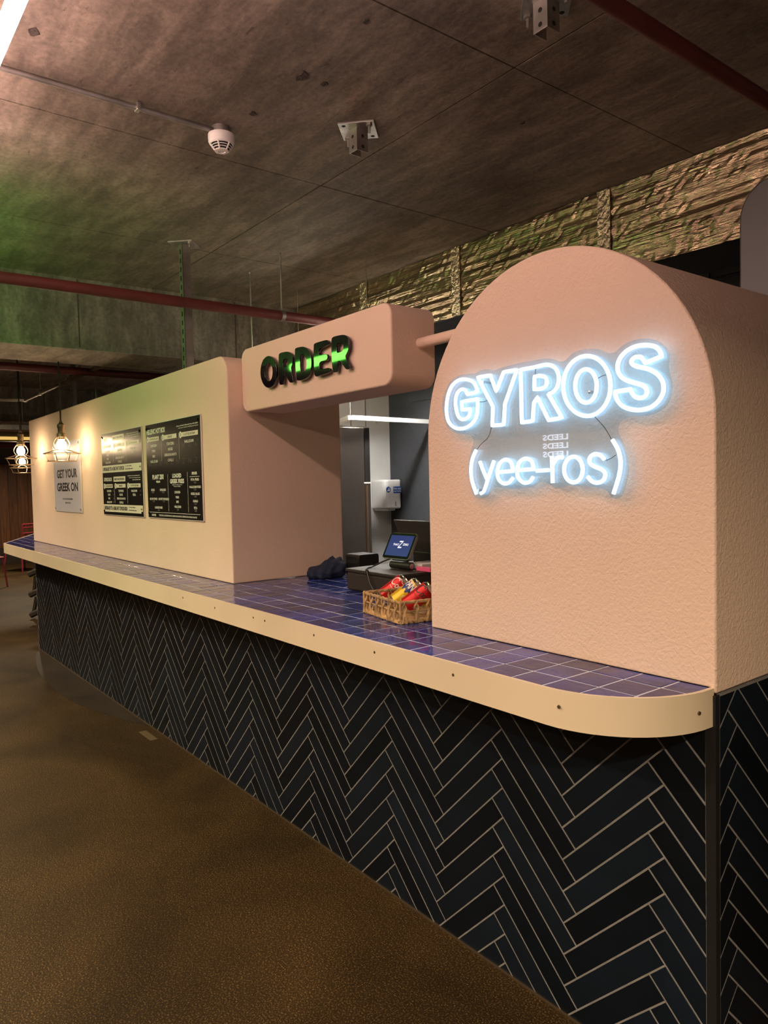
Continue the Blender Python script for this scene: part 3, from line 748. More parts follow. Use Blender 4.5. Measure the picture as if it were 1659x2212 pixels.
for u in (.05, .35, .67): mb.lathe([(.0001, .0004), (.019, .0004)], fn(u, .165), 14, Vector((0, -1, 0)), False)
mb.build('lettering', M_WHITEPRINT, t)['kind'] = 'stuff'
mb = MB(); lines(mb, [('CHOOSE FILLING', .17, .165, .17, .020), ('SAUCE', .48, .165, .08, .020), ('A LITTLE EXTRA?', .82, .165, .19, .020)], fn, .02, .0006)
for u, nr in ((.05, '1'), (.35, '2'), (.67, '3')): lines(mb, [(nr, u, .165, .012, .026)], fn, .03, .0008)
mb.build('dark_lettering', M_DARKPRINT, t)['kind'] = 'stuff'
mb = MB(); lines(mb, [('8.95', .115, .725, .05, .02), ('9.95', .315, .725, .05, .02), ('12', .125, .82, .035, .02), ('14', .325, .82, .035, .02), ('10', .22, .912, .035, .02), ('10', .58, .90, .03, .02)]+[(a, .885, y_, .04, .02) for a, y_ in zip(('4.25', '5.95', '4.95', '3.5', '2'), (.632, .70, .767, .835, .90))]+[('+1', .95, .235, .03, .022)], fn)
# faint zig-zag letters printed as a pattern
for k in range(9):
    lines(mb, [('ZN'[k % 2], .08+.105*k, .42, .045, .05), ('NZ'[k % 2], .08+.105*k, .27, .035, .035)], fn, -.01)
mb.build('price_print', M_GREYPRINT, t)['kind'] = 'stuff'
# poster
t, fn = board('poster', -6.545, -5.768, 1.306, 1.868, 'pale grey poster reading GET YOUR GREEK ON, behind the pendant lamp', M_POSTER, 'poster')
mb = MB(); lines(mb, [('GET YOUR', .51, .455, .76, .125), ('GREEK ON', .51, .645, .78, .125)], fn, .035)
mb.build('lettering', M_DARKPRINT, t)
mb = MB(); lines(mb, [('TAG US ON INSTAGRAM', .50, .815, .38, .022), ('@THATZIKI', .52, .87, .20, .026)], fn, .02)
mb.build('small_lettering', M_DARKPRINT, t)

# ------------------------------------------------------------------ pendant lamps
def pendant(loc, label, top):
    x, y, z = loc      # z = bulb centre
    t = thing('pendant_lamp', (x, y, z-.11), label, 'lamp', 'caged pendant lamps over the counter')
    MB().tube([(x, y, z+.155), (x+.004, y, z+.5), (x, y, top)], .0055, 8).build('cord', M_CORD, t)
    MB().lathe([(.008, .165), (.012, .15), (.018, .142), (.026, .135), (.026, .115), (.022, .108), (.022, .075), (.031, .070), (.033, .045), (.027, .042), (.027, .03), (.0001, .03)], (x, y, z), 20).build('lamp_holder', M_BRASS, t)
    b = MB().lathe([(.013, .05), (.016, .032), (.028, .012), (.034, -.008), (.031, -.028), (.018, -.042), (.0001, -.046)], (x, y, z), 20).build('bulb', M_BULB, t)
    c = MB(); n = 8
    prof = [(.030, .048), (.050, .022), (.060, -.004), (.054, -.028), (.040, -.046), (.125, -.072), (.098, -.128)]
    for k in range(n):
        a = 2*PI*k/n+.2
        sp = smooth_path(prof[:5], False, 4)+[prof[5], prof[6]]
        c.tube([(x+r_*math.cos(a), y+r_*math.sin(a), z+h) for r_, h in sp], .0027, 6)
    for r_, h in ((.030, .048), (.040, -.046), (.125, -.072), (.098, -.128)):
        c.tube([(x+r_*math.cos(2*PI*k/32), y+r_*math.sin(2*PI*k/32), z+h) for k in range(32)], .0030, 6, True)
    c.build('wire_cage', M_CAGE, t)
    return t
pendant(tuple(ony(133, 958, -.17)), 'caged brass pendant lamp hanging in front of the GET YOUR GREEK ON poster', CEIL-.46)
l2 = ony(45, 972, -.17); pendant((l2.x, l2.y, l2.z), 'caged brass pendant lamp over the far left end of the counter', CEIL)
l3 = onz(48, 996, 1.80); pendant((l3.x, l3.y, l3.z), 'farther caged pendant lamp just below the one at the counter end', CEIL)

# ------------------------------------------------------------------ till, printer, tablet, monitor, cloth
dr = thing('cash_drawer', (-2.52, .48, 1.012), 'dark brown metal cash drawer on the blue tiles behind the basket', 'cash drawer')
MB().box((-2.70, .285, 1.0135), (-2.335, .70, 1.100)).build('casing', M_DARKBROWN, dr, .003)
MB().box((-2.704, .275, 1.097), (-2.331, .705, 1.110)).build('lid', M_DARKBROWN, dr, .003)
MB().box((-2.695, .278, 1.020), (-2.340, .286, 1.090)).build('drawer_front', M_DARKBROWN, dr, .002)
MB().tube([(-2.535, .277, 1.112), (-2.53, .268, 1.11), (-2.50, .262, 1.06), (-2.455, .26, 1.016)], .0035, 6).build('strap', M_BLACKP, dr)
pr_ = thing('receipt_printer', (-3.0, .64, 1.012), 'black cube receipt printer beside the cash drawer', 'printer')
p0 = ony(747, 1196, .56); p1 = ony(776, 1198, .56); zt = p0.z; ydp = onx(818, 1197, p1.x).y
MB().rbox((p0.x, .56, 1.0125), (p1.x, min(ydp, .9), zt), .012, 'x', 4).build('casing', M_BLACKP, pr_)
MB().box((p0.x+.01, .557, zt-.045), (p1.x-.01, .561, zt-.03)).build('paper_slot', M_HOLE, pr_)
# tablet facing the customer
Y0 = .40; bl = ony(824.5, 1204, Y0); tl = onx(845, 1150, bl.x); br = onz(881, 1209.5, bl.z); upv = tl-bl; rtv = br-bl
nrm = rtv.cross(upv).normalized()
if nrm.y > 0: nrm = -nrm
tbt = thing('tablet_display', (bl.x+rtv.x/2, bl.y+.05, 1.111), 'small tilted till tablet showing THAT ZIKI on a blue screen', 'tablet')
def tb(u, v, d): return bl+rtv*u+upv*v+nrm*d
def slab(name, u0, u1, v0, v1, d0, d1, m, parent, r=.0):
    if r:
        w_, h_ = rtv.length, upv.length; pts = []
        for (cu, cv, st) in ((u1*w_-r, v1*h_-r, 0), (u0*w_+r, v1*h_-r, 1), (u0*w_+r, v0*h_+r, 2), (u1*w_-r, v0*h_+r, 3)):
            for k in range(6):
                a = PI/2*(st+k/5); pts.append(((cu+r*math.cos(a))/w_, (cv+r*math.sin(a))/h_))
    else: pts = [(u0, v0), (u1, v0), (u1, v1), (u0, v1)]
    n = len(pts); vs_ = [tb(a, b, d0) for a, b in pts]+[tb(a, b, d1) for a, b in pts]
    fs = [tuple(range(n)), tuple(range(2*n-1, n-1, -1))]+[(i, (i+1) % n, n+(i+1) % n, n+i) for i in range(n)]
    return MB().add(vs_, fs).build(name, m, parent)
slab('back_shell', 0, 1, 0, 1, -.014, -.002, M_DSTEEL, tbt, .012)
slab('bezel', .01, .99, .01, .99, -.002, 0, M_GLOSSBLACK, tbt, .011)
scr = slab('screen', .07, .93, .11, .90, 0, .0006, M_SCREEN, tbt)
mb = MB(); put_text(mb, 'THAT', lambda u, v: tb(u, v, .0012), .26, .48, .50, .58, .02); put_text(mb, 'ZIKI', lambda u, v: tb(u, v, .0012), .62, .82, .52, .60, .02)
for k, dd_ in enumerate((-.018, .0, .018)):
    zz_ = [(.475+dd_*.3, .665+dd_), (.600+dd_*.3, .665+dd_), (.475+dd_*.3, .435+dd_), (.600+dd_*.3, .435+dd_)]
    for a, b in ((0, 1), (1, 2), (2, 3)):
        mb.tube([tb(*zz_[a], .0014), tb(*zz_[b], .0014)], .0009, 5)
mb.build('screen_lettering', M_SCREENTXT, scr)
st = MB(); bc = tb(.75, .0, -.01)
st.tube([tb(.75, .4, -.02), tb(.75, .1, -.03), Vector((bc.x, bc.y+.015, 1.135)), Vector((bc.x, bc.y+.02, 1.112))], .012, 10)
st.tube([Vector((bc.x-.075, bc.y+.0, 1.128)), Vector((bc.x+.055, bc.y+.005, 1.128))], .017, 14)
st.build('stand', M_BLACKP, tbt)
MB().tube([Vector((bc.x+.0552, bc.y+.005, 1.128)), Vector((bc.x+.057, bc.y+.005, 1.128))], .012, 14).build('pivot_cap', M_DSTEEL, tbt)
cab = smooth_path([tuple(tb(.30, .02, -.01)), tuple(tb(.10, -.16, -.0)), (bl.x-.03, bl.y-.03, 1.115), (-2.56, .285, 1.116), (-2.535, .272, 1.09)], False, 8)
MB().tube(cab, .0035, 6).build('cable', M_BLACKP, tbt)
# larger monitor with its back to us
mo = thing('till_monitor', (-2.25, .62, 1.111), 'black till monitor turned towards the kitchen behind the tablet', 'monitor')
ml = ony(848, 1122, .60); mr_ = ony(960, 1126, .60); m2 = ony(866, 1160, .60)
vs_ = [ml, Vector((mr_.x+.05, .60, ml.z)), Vector((mr_.x+.05, .60, 1.16)), Vector((ml.x+.10, .60, 1.16))]
mb = MB(); back = [v+Vector((.0, .055, -.01)) for v in vs_]
mb.add(vs_+back, [(0, 1, 2, 3), (7, 6, 5, 4)]+[(i, 4+i, 4+(i+1) % 4, (i+1) % 4) for i in range(4)]); mb.build('display_back', M_BLACKP, mo, .006)
MB().box((ml.x+.16, .59, 1.111), (ml.x+.30, .68, 1.17)).build('foot', M_BLACKP, mo, .004)
pb = ony(895, 1219, .50); tag(MB().box((pb.x, .46, 1.111), (pb.x+.10, .585, 1.135)).build('card_stack', M_PAPER, None, .002), 'small stack of white card lying under the till monitor', 'card')
pb2 = ony(918, 1217, .48); tag(MB().box((pb2.x, .43, 1.111), (pb2.x+.09, .455, 1.128)).build('pink_card', M_MAGENTA, None, .001), 'bright pink card lying beside the arch pillar on the till', 'card')
# cloth
c0 = onz(683, 1250, ZC); bmc = bmesh.new()
bmesh.ops.create_icosphere(bmc, subdivisions=4, radius=1.0)
for v in bmc.verts:
    p = v.co.copy(); n_ = math.sin(p.x*5+1)*math.cos(p.y*6)*.10+math.sin(p.x*11+p.y*9)*.07+math.sin(p.z*13+p.x*7)*.03
    p *= 1+n_
    zz = max(p.z, -.55)
    v.co = Vector((p.x*.085+max(0, zz)*.0, p.y*.10, (zz+.55)*.042*(1+.95*max(0, p.y+.15))+.0*p.x))
mec = bpy.data.meshes.new('folded_cloth'); bmc.to_mesh(mec); bmc.free(); mec.materials.append(M_NAVY)
for p in mec.polygons: p.use_smooth = True
co = bpy.data.objects.new('folded_cloth', mec); COL.objects.link(co); co.location = (-3.14, .455, ZC+.001)
tag(co, 'crumpled navy cloth lying on the tiles by the hatch wall', 'cloth')

# ------------------------------------------------------------------ wicker basket with cans
BA = Vector((-2.195, .005, ZC)); BB = Vector((-1.915, -.048, ZC)); ex = (BB-BA).normalized(); ey = Vector((-ex.y, ex.x, 0)); BW = (BB-BA).length; BD = .24; BH = .078
bk = thing('wicker_basket', BA+ex*(BW/2)+ey*(BD/2), 'open weave wicker basket holding drink cans on the counter edge', 'basket')
def bp_(u, v, h): return BA+ex*u+ey*v+Vector((0, 0, h))
fr = MB(); cor = [(0, 0), (BW, 0), (BW, BD), (0, BD)]
for h in (.010, .042, BH-.006):
    fr.tube([bp_(u, v, h) for u, v in cor], .0032 if h < .07 else .0042, 6, True)
for u, v in cor: fr.tube([bp_(u, v, .004), bp_(u, v, BH)], .004, 6)
fr.build('frame', M_WICKER, bk)
MB().add([bp_(0, 0, .006), bp_(BW, 0, .006), bp_(BW, BD, .006), bp_(0, BD, .006)], [(0, 1, 2, 3)]).build('base_mat', M_WICKER, bk)
def braid(p, q_out):
    """one twisted upright of leaf fibre"""
    m_ = MB()
    for s_ in (-1, 1):
        pts_ = []; rr_ = []
        for k in range(9):
            t_ = k/8; sw = math.sin(t_*PI*2.2)*s_*.0075
            pts_.append(p+q_out[0]*sw+q_out[1]*(.004*math.cos(t_*PI*2.2)*s_)+Vector((0, 0, .004+t_*(BH-.004)))); rr_.append(.0052*(1.0-.45*abs(math.sin(t_*PI*1.6))))
        m_.tube(pts_, rr_, 6)
    for k in range(3):
        a = random.uniform(-.012, .012); m_.tube([p+q_out[0]*a+q_out[1]*.004+Vector((0, 0, .003)), p+q_out[0]*(a*.3)+q_out[1]*.006+Vector((0, 0, .03)), p+q_out[0]*(a*.1)+Vector((0, 0, .055))], [.005, .004, .002], 5)
    return m_
sides = [(0, 0, ex, -ey, BW, 6), (BW, 0, ey, ex, BD, 5), (0, BD, ex, ey, BW, 6), (0, 0, ey, -ex, BD, 5)]
for (u, v, dr_, on, ln, nn) in sides:
    for k in range(nn):
        p = bp_(u, v, 0)+dr_*(ln*(k+.3)/nn)
        braid(p, (dr_, on)).build('braid', M_WICKER, bk)
    # plaited bottom and rim strands
    m_ = MB()
    for s_ in (0, PI):
        m_.tube([bp_(u, v, 0)+dr_*(ln*t_/40)+on*(.004*math.sin(t_*.9+s_))+Vector((0, 0, .009+.005*math.cos(t_*.9+s_))) for t_ in range(41)], .0055, 6)
        m_.tube([bp_(u, v, 0)+dr_*(ln*t_/40)+on*(.002*math.sin(t_*.7+s_))+Vector((0, 0, BH-.003+.002*math.cos(t_*.7+s_))) for t_ in range(41)], .0036, 6)
    m_.build('plait', M_WICKER, bk)
# cans: axis from base to top leaning back to the right
def can(name, base, ax, label, body_m, roll, kind, ref):
    t = thing(name, base, label, 'drink can', 'drink cans in the wicker basket')
    ax = ax.normalized(); u = (ref-ax*ref.dot(ax)).normalized(); w_ = ax.cross(u); Rr, Hh = .0310, .122
    MB().lathe([(.0001, .002), (.020, .002), (.021, 0), (.0235, .002), (Rr, .010)], base, 28, ax).build('can_base', M_ALUCAN, t)
    MB().lathe([(Rr, .010), (Rr, Hh-.012)], base, 28, ax).build('can_body', body_m, t)
    MB().lathe([(Rr, Hh-.012), (.0235, Hh-.003), (.0245, Hh), (.0225, Hh-.001), (.0215, Hh-.005), (.0001, Hh-.005)], base, 28, ax).build('can_lid', M_ALUCAN, t)
    def cyl(a, h, r_=Rr+.0004): return base+ax*h+(u*math.cos(a)+w_*math.sin(a))*r_
    def script(m_, col_pts):
        for stroke, wdt in col_pts:
            sp = smooth_path(stroke, False, 6); n = len(sp); vs_ = []; fs = []
            for i in range(n):
                a = sp[max(0, i-1)]; b = sp[min(n-1, i+1)]; tx, ty = b[0]-a[0], b[1]-a[1]; l_ = math.hypot(tx, ty) or 1; nx, ny = -ty/l_, tx/l_
                wd = wdt*(.35+.65*math.sin(PI*(i+.5)/n))
                for s_ in (-1, 1): vs_.append((sp[i][0]+nx*wd*s_, sp[i][1]+ny*wd*s_))
            for i in range(n-1): fs.append((2*i, 2*i+1, 2*i+3, 2*i+2))
            m_.add([cyl(roll+(py)/Rr, Hh*.62-0+px, Rr+.0005) for px, py in vs_], fs)
    return t, cyl, script
axc = Vector((.55, .62, .62))
view = (CAM-Vector((-2.05, .03, 1.08))).normalized()
cans = [((824, 1316), .12, 'red', 'red drink can with white script lettering, leftmost in the basket'), ((851, 1318), .085, 'fanta', 'yellow drink can with blue and white lettering in the middle of the basket'), ((874, 1322), .05, 'zero', 'red drink can with black script lettering at the front of the basket'), ((908, 1312), .13, 'plain', 'yellow drink can partly hidden behind the arch pillar edge')]
# "Coca-Cola" in joined strokes: (along the reading direction, across)
COCA = [([(.013,.010),(.006,.014),(-.004,.008),(-.007,-.002),(-.002,-.010),(.006,-.011),(.012,-.006)], .0016), ([(.006,.014),(.014,.017),(.024,.012),(.034,.012)], .0010),
        ([(.020,.000),(.016,-.005),(.018,-.011),(.023,-.009),(.024,-.003),(.020,.000)], .0012), ([(.034,-.001),(.029,.000),(.026,-.006),(.029,-.011),(.034,-.009)], .0012), ([(.043,-.001),(.038,.000),(.035,-.006),(.038,-.011),(.043,-.004),(.043,-.010),(.047,-.011)], .0012)]
for (px, Yc, kind, lab) in [(c[0], c[1], c[2], c[3]) for c in cans]:
    base = ony(*px, Yc); base.z = max(base.z, ZC+.035)
    bodym = M_CANRED if kind in ('red', 'zero') else M_CANYEL
    t, cyl, script = can('drink_can', base, axc, lab, bodym, 0, kind, view)
    if kind in ('red', 'zero'):
        m_ = MB()
        # reading direction runs round the can; letters stand along the axis
        for stroke, wdt in COCA:
            sp = smooth_path(stroke, False, 6); n = len(sp); vs_ = []; fs = []
            for i in range(n):
                a = sp[max(0, i-1)]; b = sp[min(n-1, i+1)]; tx, ty = b[0]-a[0], b[1]-a[1]; l_ = math.hypot(tx, ty) or 1; nx, ny = -ty/l_, tx/l_
                for s_ in (-1, 1):
                    q = (sp[i][0]+nx*wdt*s_, sp[i][1]+ny*wdt*s_); vs_.append(cyl((q[0]-.020)*1.15/.0310, .088+q[1]*1.35, .0315))
            m_.add(vs_, [(2*i, 2*i+1, 2*i+3, 2*i+2) for i in range(n-1)])
        put_text(m_, 'ORIGINAL TASTE' if kind == 'red' else 'ZERO SUGAR', lambda a, b: cyl(a, b, .0315), -.75, .75, .060, .0635, .02)
        m_.build('lettering', M_WHITEPRINT if kind == 'red' else M_DARKPRINT, t)
    elif kind == 'fanta':
        m_ = MB(); n = 16
        vs_ = []
        for i in range(n+1):
            a = -1.3+2.6*i/n; lo = .064+.008*math.sin(i*1.7); hi = .100
            vs_ += [cyl(a, lo, .0314), cyl(a, hi, .0314)]
        m_.add(vs_, [(2*i, 2*i+2, 2*i+3, 2*i+1) for i in range(n)]); m_.build('blue_patch', mat('can blue', (.02, .035, .20), .35), t)
        m_ = MB(); put_text(m_, 'FANTA', lambda a, b: cyl(a, b, .0318), -1.15, 1.15, .078, .110, .03); m_.build('lettering', M_WHITEPRINT, t)
        m_ = MB(); m_.add([cyl(.25+.35*math.cos(2*PI*k/16), .042+.012*math.sin(2*PI*k/16), .0314) for k in range(16)], [tuple(range(16))]); m_.build('fruit_print', mat('pale lemon print', (.85, .72, .30), .4), t)

# ------------------------------------------------------------------ kitchen fittings
fx = -4.72; fy0 = onx(733, 1000, fx).y-.35; fy1 = onx(800, 1000, fx).y; fym = onx(788, 1000, fx).y; fzt = onx(760, 920, fx).z
fg = thing('tall_fridge', (-5.3, fy1-.4, 0), 'tall brushed stainless fridge standing in the kitchen behind the hatch', 'fridge')
MB().box((fx-.56, fy0, .05), (fx-.02, fy1, fzt)).build('cabinet', M_STAINLESS, fg)
MB().box((fx-.02, fy0, .10), (fx, fym-.004, fzt-.01)).build('door', M_STAINLESS, fg, .004)
zmid = onx(790, 1043, fx).z
MB().box((fx-.02, fym+.004, .10), (fx-.001, fy1-.001, zmid-.004)).build('door', M_STAINLESS, fg, .003)
MB().box((fx-.02, fym+.004, zmid+.004), (fx-.001, fy1-.001, fzt-.01)).build('dark_door', M_BLACKP, fg, .003)
MB().box((fx-.001, fym-.01, zmid-.006), (fx+.004, fy1-.006, zmid+.006)).build('door_clip', M_ALU, fg)
MB().tube([(fx+.012, fym+.012, .9), (fx+.012, fym+.012, zmid-.02)], .006, 8).build('handle', M_BRASS, fg)
for a in (.06, fy1-fy0-.06): MB().lathe([(.02, 0), (.02, .05)], (fx-.3, fy0+a, 0), 10).build('foot', M_BLACKP, fg)
# hand towel dispenser
yn = onx(802, 1070, XKW).y; dpt = ony(832, 1070, yn).x-XKW; XF = XKW+dpt; yf = onx(869, 1070, XF).y
zt_ = onx(850, 1036, XF).z; zb_ = onx(850, 1099, XF).z; zt2_ = zt_+.012
dp = thing('towel_dispenser', (XKW+.05, (yn+yf)/2, zb_), 'white hand towel dispenser with a blue hand wash sticker', 'dispenser')
pl = [(XKW+.001, yn), (XKW+dpt*.55, yn-.004), (XKW+dpt*.86, yn+.006)]
for k in range(7):
    a = R(-70+70*k/6); pl.append((XF-.03+.03*math.cos(a), yn+.045+.03*math.sin(a)))
for k in range(7):
    a = R(0+80*k/6); pl.append((XF-.03+.03*math.cos(a), yf-.035+.03*math.sin(a)))
pl += [(XKW+.001, yf)]
MB().prism(pl, 'z', zb_, zt_, None, True).build('cover', M_WHITEPL, dp, .016)
MB().prism([(XKW+.001, yn+.03), (XF-.03, yn+.05), (XF-.03, yf-.06), (XKW+.001, yf-.03)], 'z', zb_-.018, zb_+.002).build('paper_tray', M_WHITEPL, dp, .004)
def df(px, py, d=0.0): q = onx(px, py, XF+.001+d); return q
cst = df(839, 1057.5)
MB().lathe([(.0001, .0015), (.026, .0015)], cst, 24, Vector((1, 0, 0)), False).build('sticker_disc', M_BLUE, dp)
mb = MB(); hy = lambda a, b: cst+Vector((.0022, a, b))
mb.add([hy(-.016, -.014), hy(.014, -.014), hy(.018, .0), hy(.004, .004), hy(-.012, -.004)], [(0, 1, 2, 3, 4)])
mb.add([hy(-.002, .008), hy(.012, .008), hy(.012, .013), hy(-.002, .013)], [(0, 1, 2, 3)]); mb.build('hand_symbol', M_WHITEPRINT, dp)
s0 = df(849.5, 1051); s1 = df(866.5, 1065)
MB().box((XF+.0005, s0.y, s1.z), (XF+.0018, s1.y, s0.z)).build('sticker_label', M_BLUE, dp)
mb = MB(); ff = lambda a, b: Vector((XF+.0024, s0.y+(s1.y-s0.y)*a, s1.z+(s0.z-s1.z)*b))
put_text(mb, 'Now wash', ff, .06, .98, .54, .86); put_text(mb, 'your hands', ff, .04, .98, .12, .46); mb.build('sticker_lettering', M_WHITEPRINT, dp)
sl_ = df(855, 1088); MB().box((XF-.001, sl_.y-.003, sl_.z-.022), (XF+.001, sl_.y+.003, sl_.z+.022)).build('level_slot', M_HOLE, dp)
# hanging rail
ra = thing('hanging_rail', (-4.5, 1.6, 1.99), 'white aluminium rail hung across the hatch above the fridge', 'rail')
a_ = onz(735, 911, 1.99); b_ = onz(757, 902, 1.99); c_ = onz(960, 913, 1.99)
m_ = MB()
def bar(m_, p, q, w_, h_):
    d = (q-p); d.z = 0; d.normalize(); s_ = Vector((-d.y, d.x, 0))*(w_/2); z_ = Vector((0, 0, h_/2))
    m_.add([p-s_-z_, p+s_-z_, p+s_+z_, p-s_+z_, q-s_-z_, q+s_-z_, q+s_+z_, q-s_+z_], [(0, 3, 2, 1), (4, 5, 6, 7), (0, 1, 5, 4), (1, 2, 6, 5), (2, 3, 7, 6), (3, 0, 4, 7)])
bar(m_, b_, c_, .035, .035); m_.build('long_bar', M_ALU, ra)
m_ = MB(); bar(m_, a_+(a_-b_)*3, b_, .035, .035); m_.build('short_bar', M_ALU, ra)
for t_ in (.25, .6, .85):
    q = b_.lerp(c_, t_); MB().tube([q+Vector((0, 0, -.018)), q+Vector((0, 0, -.03)), q+Vector((.008, 0, -.036))], .003, 6).build('hook', M_STEEL, ra)
for q in (b_, c_): MB().tube([q+Vector((0, 0, .017)), Vector((q.x, q.y, CEIL))], .003, 6).build('drop_wire', M_DSTEEL, ra)
# kitchen batten lights (hidden by the wall from the aisle; the second one is added)
kl = thing('batten_light', (-4.4, 1.8, 2.40), 'white batten light hung over the kitchen behind the menu wall', 'light')
m_ = MB().box((-4.45, 1.45, 2.415), (-4.35, 2.20, 2.43))
for a, b in (((-4.455, 1.45, 2.36), (-4.445, 2.20, 2.43)), ((-4.355, 1.45, 2.36), (-4.345, 2.20, 2.43)), ((-4.455, 1.44, 2.36), (-4.345, 1.45, 2.43)), ((-4.455, 2.20, 2.36), (-4.345, 2.21, 2.43))): m_.box(a, b)
m_.build('housing', M_ALU, kl)
MB().box((-4.44, 1.46, 2.400), (-4.36, 2.19, 2.416)).build('diffuser', M_KTUBE, kl)
for y in (1.93, 2.15): MB().tube([(-4.4, y, 2.43), (-4.4, y, CEIL)], .002, 6).build('drop_wire', M_DSTEEL, kl)

kl = thing('batten_light', (-4.0, 1.1, 2.40), 'bare white batten added nearer the hatch to spill light on the ceiling', 'light')
MB().box((-4.55, 1.07, 2.405), (-3.45, 1.13, 2.43)).build('housing', M_ALU, kl)
MB().box((-4.53, 1.075, 2.388), (-3.47, 1.125, 2.406)).build('diffuser', emit('added fill batten', (1.0, .86, .68), 62.0), kl)  # extra lamp added to spill warm light onto the ceiling and foil duct
for x in (-4.4, -3.6): MB().tube([(x, 1.10, 2.43), (x, 1.10, CEIL)], .002, 6).build('drop_wire', M_DSTEEL, kl)

# ------------------------------------------------------------------ foil wrapped duct, hood
fd = thing('foil_wrapped_duct', (-3, 1.6, 2.45), 'crinkled foil wrapped duct running along under the ceiling behind the kiosk', 'duct')
zb2 = 2.465
fb = MB(); NX, NZ = 260, 18; vs_ = []
for i in range(NX+1):
    for j in range(NZ+1):
        x = -5.04+6.6*i/NX; z = zb2+(CEIL-zb2-.004)*j/NZ
        vs_.append((x, 1.462+.006*math.sin(x*3.1+j*1.3)*math.sin(j*2.1)+random.choice((0, 0, 0, 1))*random.uniform(-.006, .006)+random.uniform(-.0014, .0014), z))
fs = [(i*(NZ+1)+j, (i+1)*(NZ+1)+j, (i+1)*(NZ+1)+j+1, i*(NZ+1)+j+1) for i in range(NX) for j in range(NZ)]
fb.add(vs_, fs); fb.build('foil_skin', M_FOIL, fd)
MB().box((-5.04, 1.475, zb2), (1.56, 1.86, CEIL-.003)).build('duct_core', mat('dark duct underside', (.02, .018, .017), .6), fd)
for px in (985, 1305, 785):
    x = onz(px, 500, 2.6); q = ony(px, {985: 620, 1305: 470, 785: 640}[px], 1.455)
    MB().box((q.x-.035, 1.450, zb2), (q.x+.035, 1.456, CEIL-.005)).build('foil_tape', M_TAPE, fd)
hd = thing('extractor_hood', (-.9, 1.15, 2.0), 'charcoal steel hood with rounded corner above the arch pillar', 'hood')
MB().rbox((-1.282+.0, 1.0, 1.2), (.6, 1.04, 2.50), .12, 'y', 8).build('front_panel', M_HOOD, hd, .006)
MB().rbox((-1.27, 1.04, 1.2), (.59, 1.40, 2.485), .11, 'y', 8).build('casing', M_HOOD, hd)
# ------------------------------------------------------------------ pipes, conduits, struts, rods
p = thing('red_pipe', (-3.863, 0, 2.47), 'long red oxide sprinkler pipe crossing above the menu wall', 'pipe', 'red pipes')
MB().tube([(-3.863, -6.5, 2.499), (-3.863, 1.44, 2.499)], .029, 16).build('pipe', M_REDPIPE, p)
for y in (.66,):
    MB().tube([(-3.863, y-.012, 2.499), (-3.863, y+.012, 2.499)], .034, 16).build('clamp', M_DSTEEL, p)
    MB().tube([(-3.863, y, 2.52), (-3.863, y, CEIL)], .005, 8).build('hanger_rod', M_DSTEEL, p)
p = thing('red_pipe', (-1.18, .5, 2.70), 'dark red pipe under the ceiling at the upper right', 'pipe', 'red pipes')
MB().tube([(-1.185, -5.5, 2.725), (-1.165, 1.44, 2.725)], .023, 16).build('pipe', M_REDPIPE, p)
for y in (-1.9, 1.25):
    MB().tube([(-1.175, y, 2.74), (-1.175, y, CEIL)], .005, 8).build('hanger_rod', M_DSTEEL, p)
q = onz(0, 790, 2.47); q2 = onz(250, 808, 2.47)
p = thing('red_pipe', (q.x, 0, 2.45), 'red pipe running beyond the nearest concrete beam', 'pipe', 'red pipes')
xq = (q.x+q2.x)/2
MB().tube([(xq, -5, 2.47), (xq, 1.4, 2.47)], .032, 14).build('pipe', M_REDPIPE, p)
for y in (-.9, .2): MB().tube([(xq, y, 2.49), (xq, y, CEIL)], .005, 8).build('hanger_rod', M_DSTEEL, p)
# smoke detector and its conduit
dx, dy = -2.640, -.298
cd_ = thing('conduit', (dx, -1.4, CEIL), 'thin galvanised conduit running to the smoke detector', 'conduit')
MB().tube([(dx, -4.0, CEIL-.018), (dx, dy-.034, CEIL-.018)], .0100, 12).build('conduit_tube', M_DSTEEL, cd_)
for y in (-.62, -1.7): MB().box((dx-.016, y-.008, CEIL-.030), (dx+.016, y+.008, CEIL)).build('saddle_clip', M_STEEL, cd_, .003)
sd = thing('smoke_detector', (dx, dy, CEIL), 'white dome smoke detector under the concrete ceiling', 'smoke detector')
MB().lathe([(.036, 0), (.036, -.030), (.0001, -.030)], (dx, dy, CEIL), 20).build('junction_box', M_DSTEEL, sd)
MB().lathe([(.040, -.027), (.050, -.029), (.0505, -.044), (.0495, -.046), (.0495, -.056), (.046, -.063), (.041, -.067)], (dx, dy, CEIL), 28).build('base_ring', M_WHITEPL, sd)
MB().lathe([(.036, -.066), (.025, -.087), (.0001, -.088)], (dx, dy, CEIL), 24).build('dark_chamber', M_HOLE, sd)
for h, r_ in ((-.073, .0375), (-.080, .0320)):
    MB().tube([(dx+r_*math.cos(2*PI*k/28), dy+r_*math.sin(2*PI*k/28), CEIL+h) for k in range(28)], .0018, 6, True).build('vent_ring', M_WHITEPL, sd)
MB().lathe([(.0265, -.086), (.0265, -.090), (.014, -.0915), (.013, -.089), (.008, -.089), (.0001, -.090)], (dx, dy, CEIL), 24).build('cap', M_WHITEPL, sd)
for k in range(6):
    a = 2*PI*k/6+.3; MB().tube([(dx+.044*math.cos(a), dy+.044*math.sin(a), CEIL-.064), (dx+.026*math.cos(a), dy+.026*math.sin(a), CEIL-.089)], .0032, 6).build('rib', M_WHITEPL, sd)
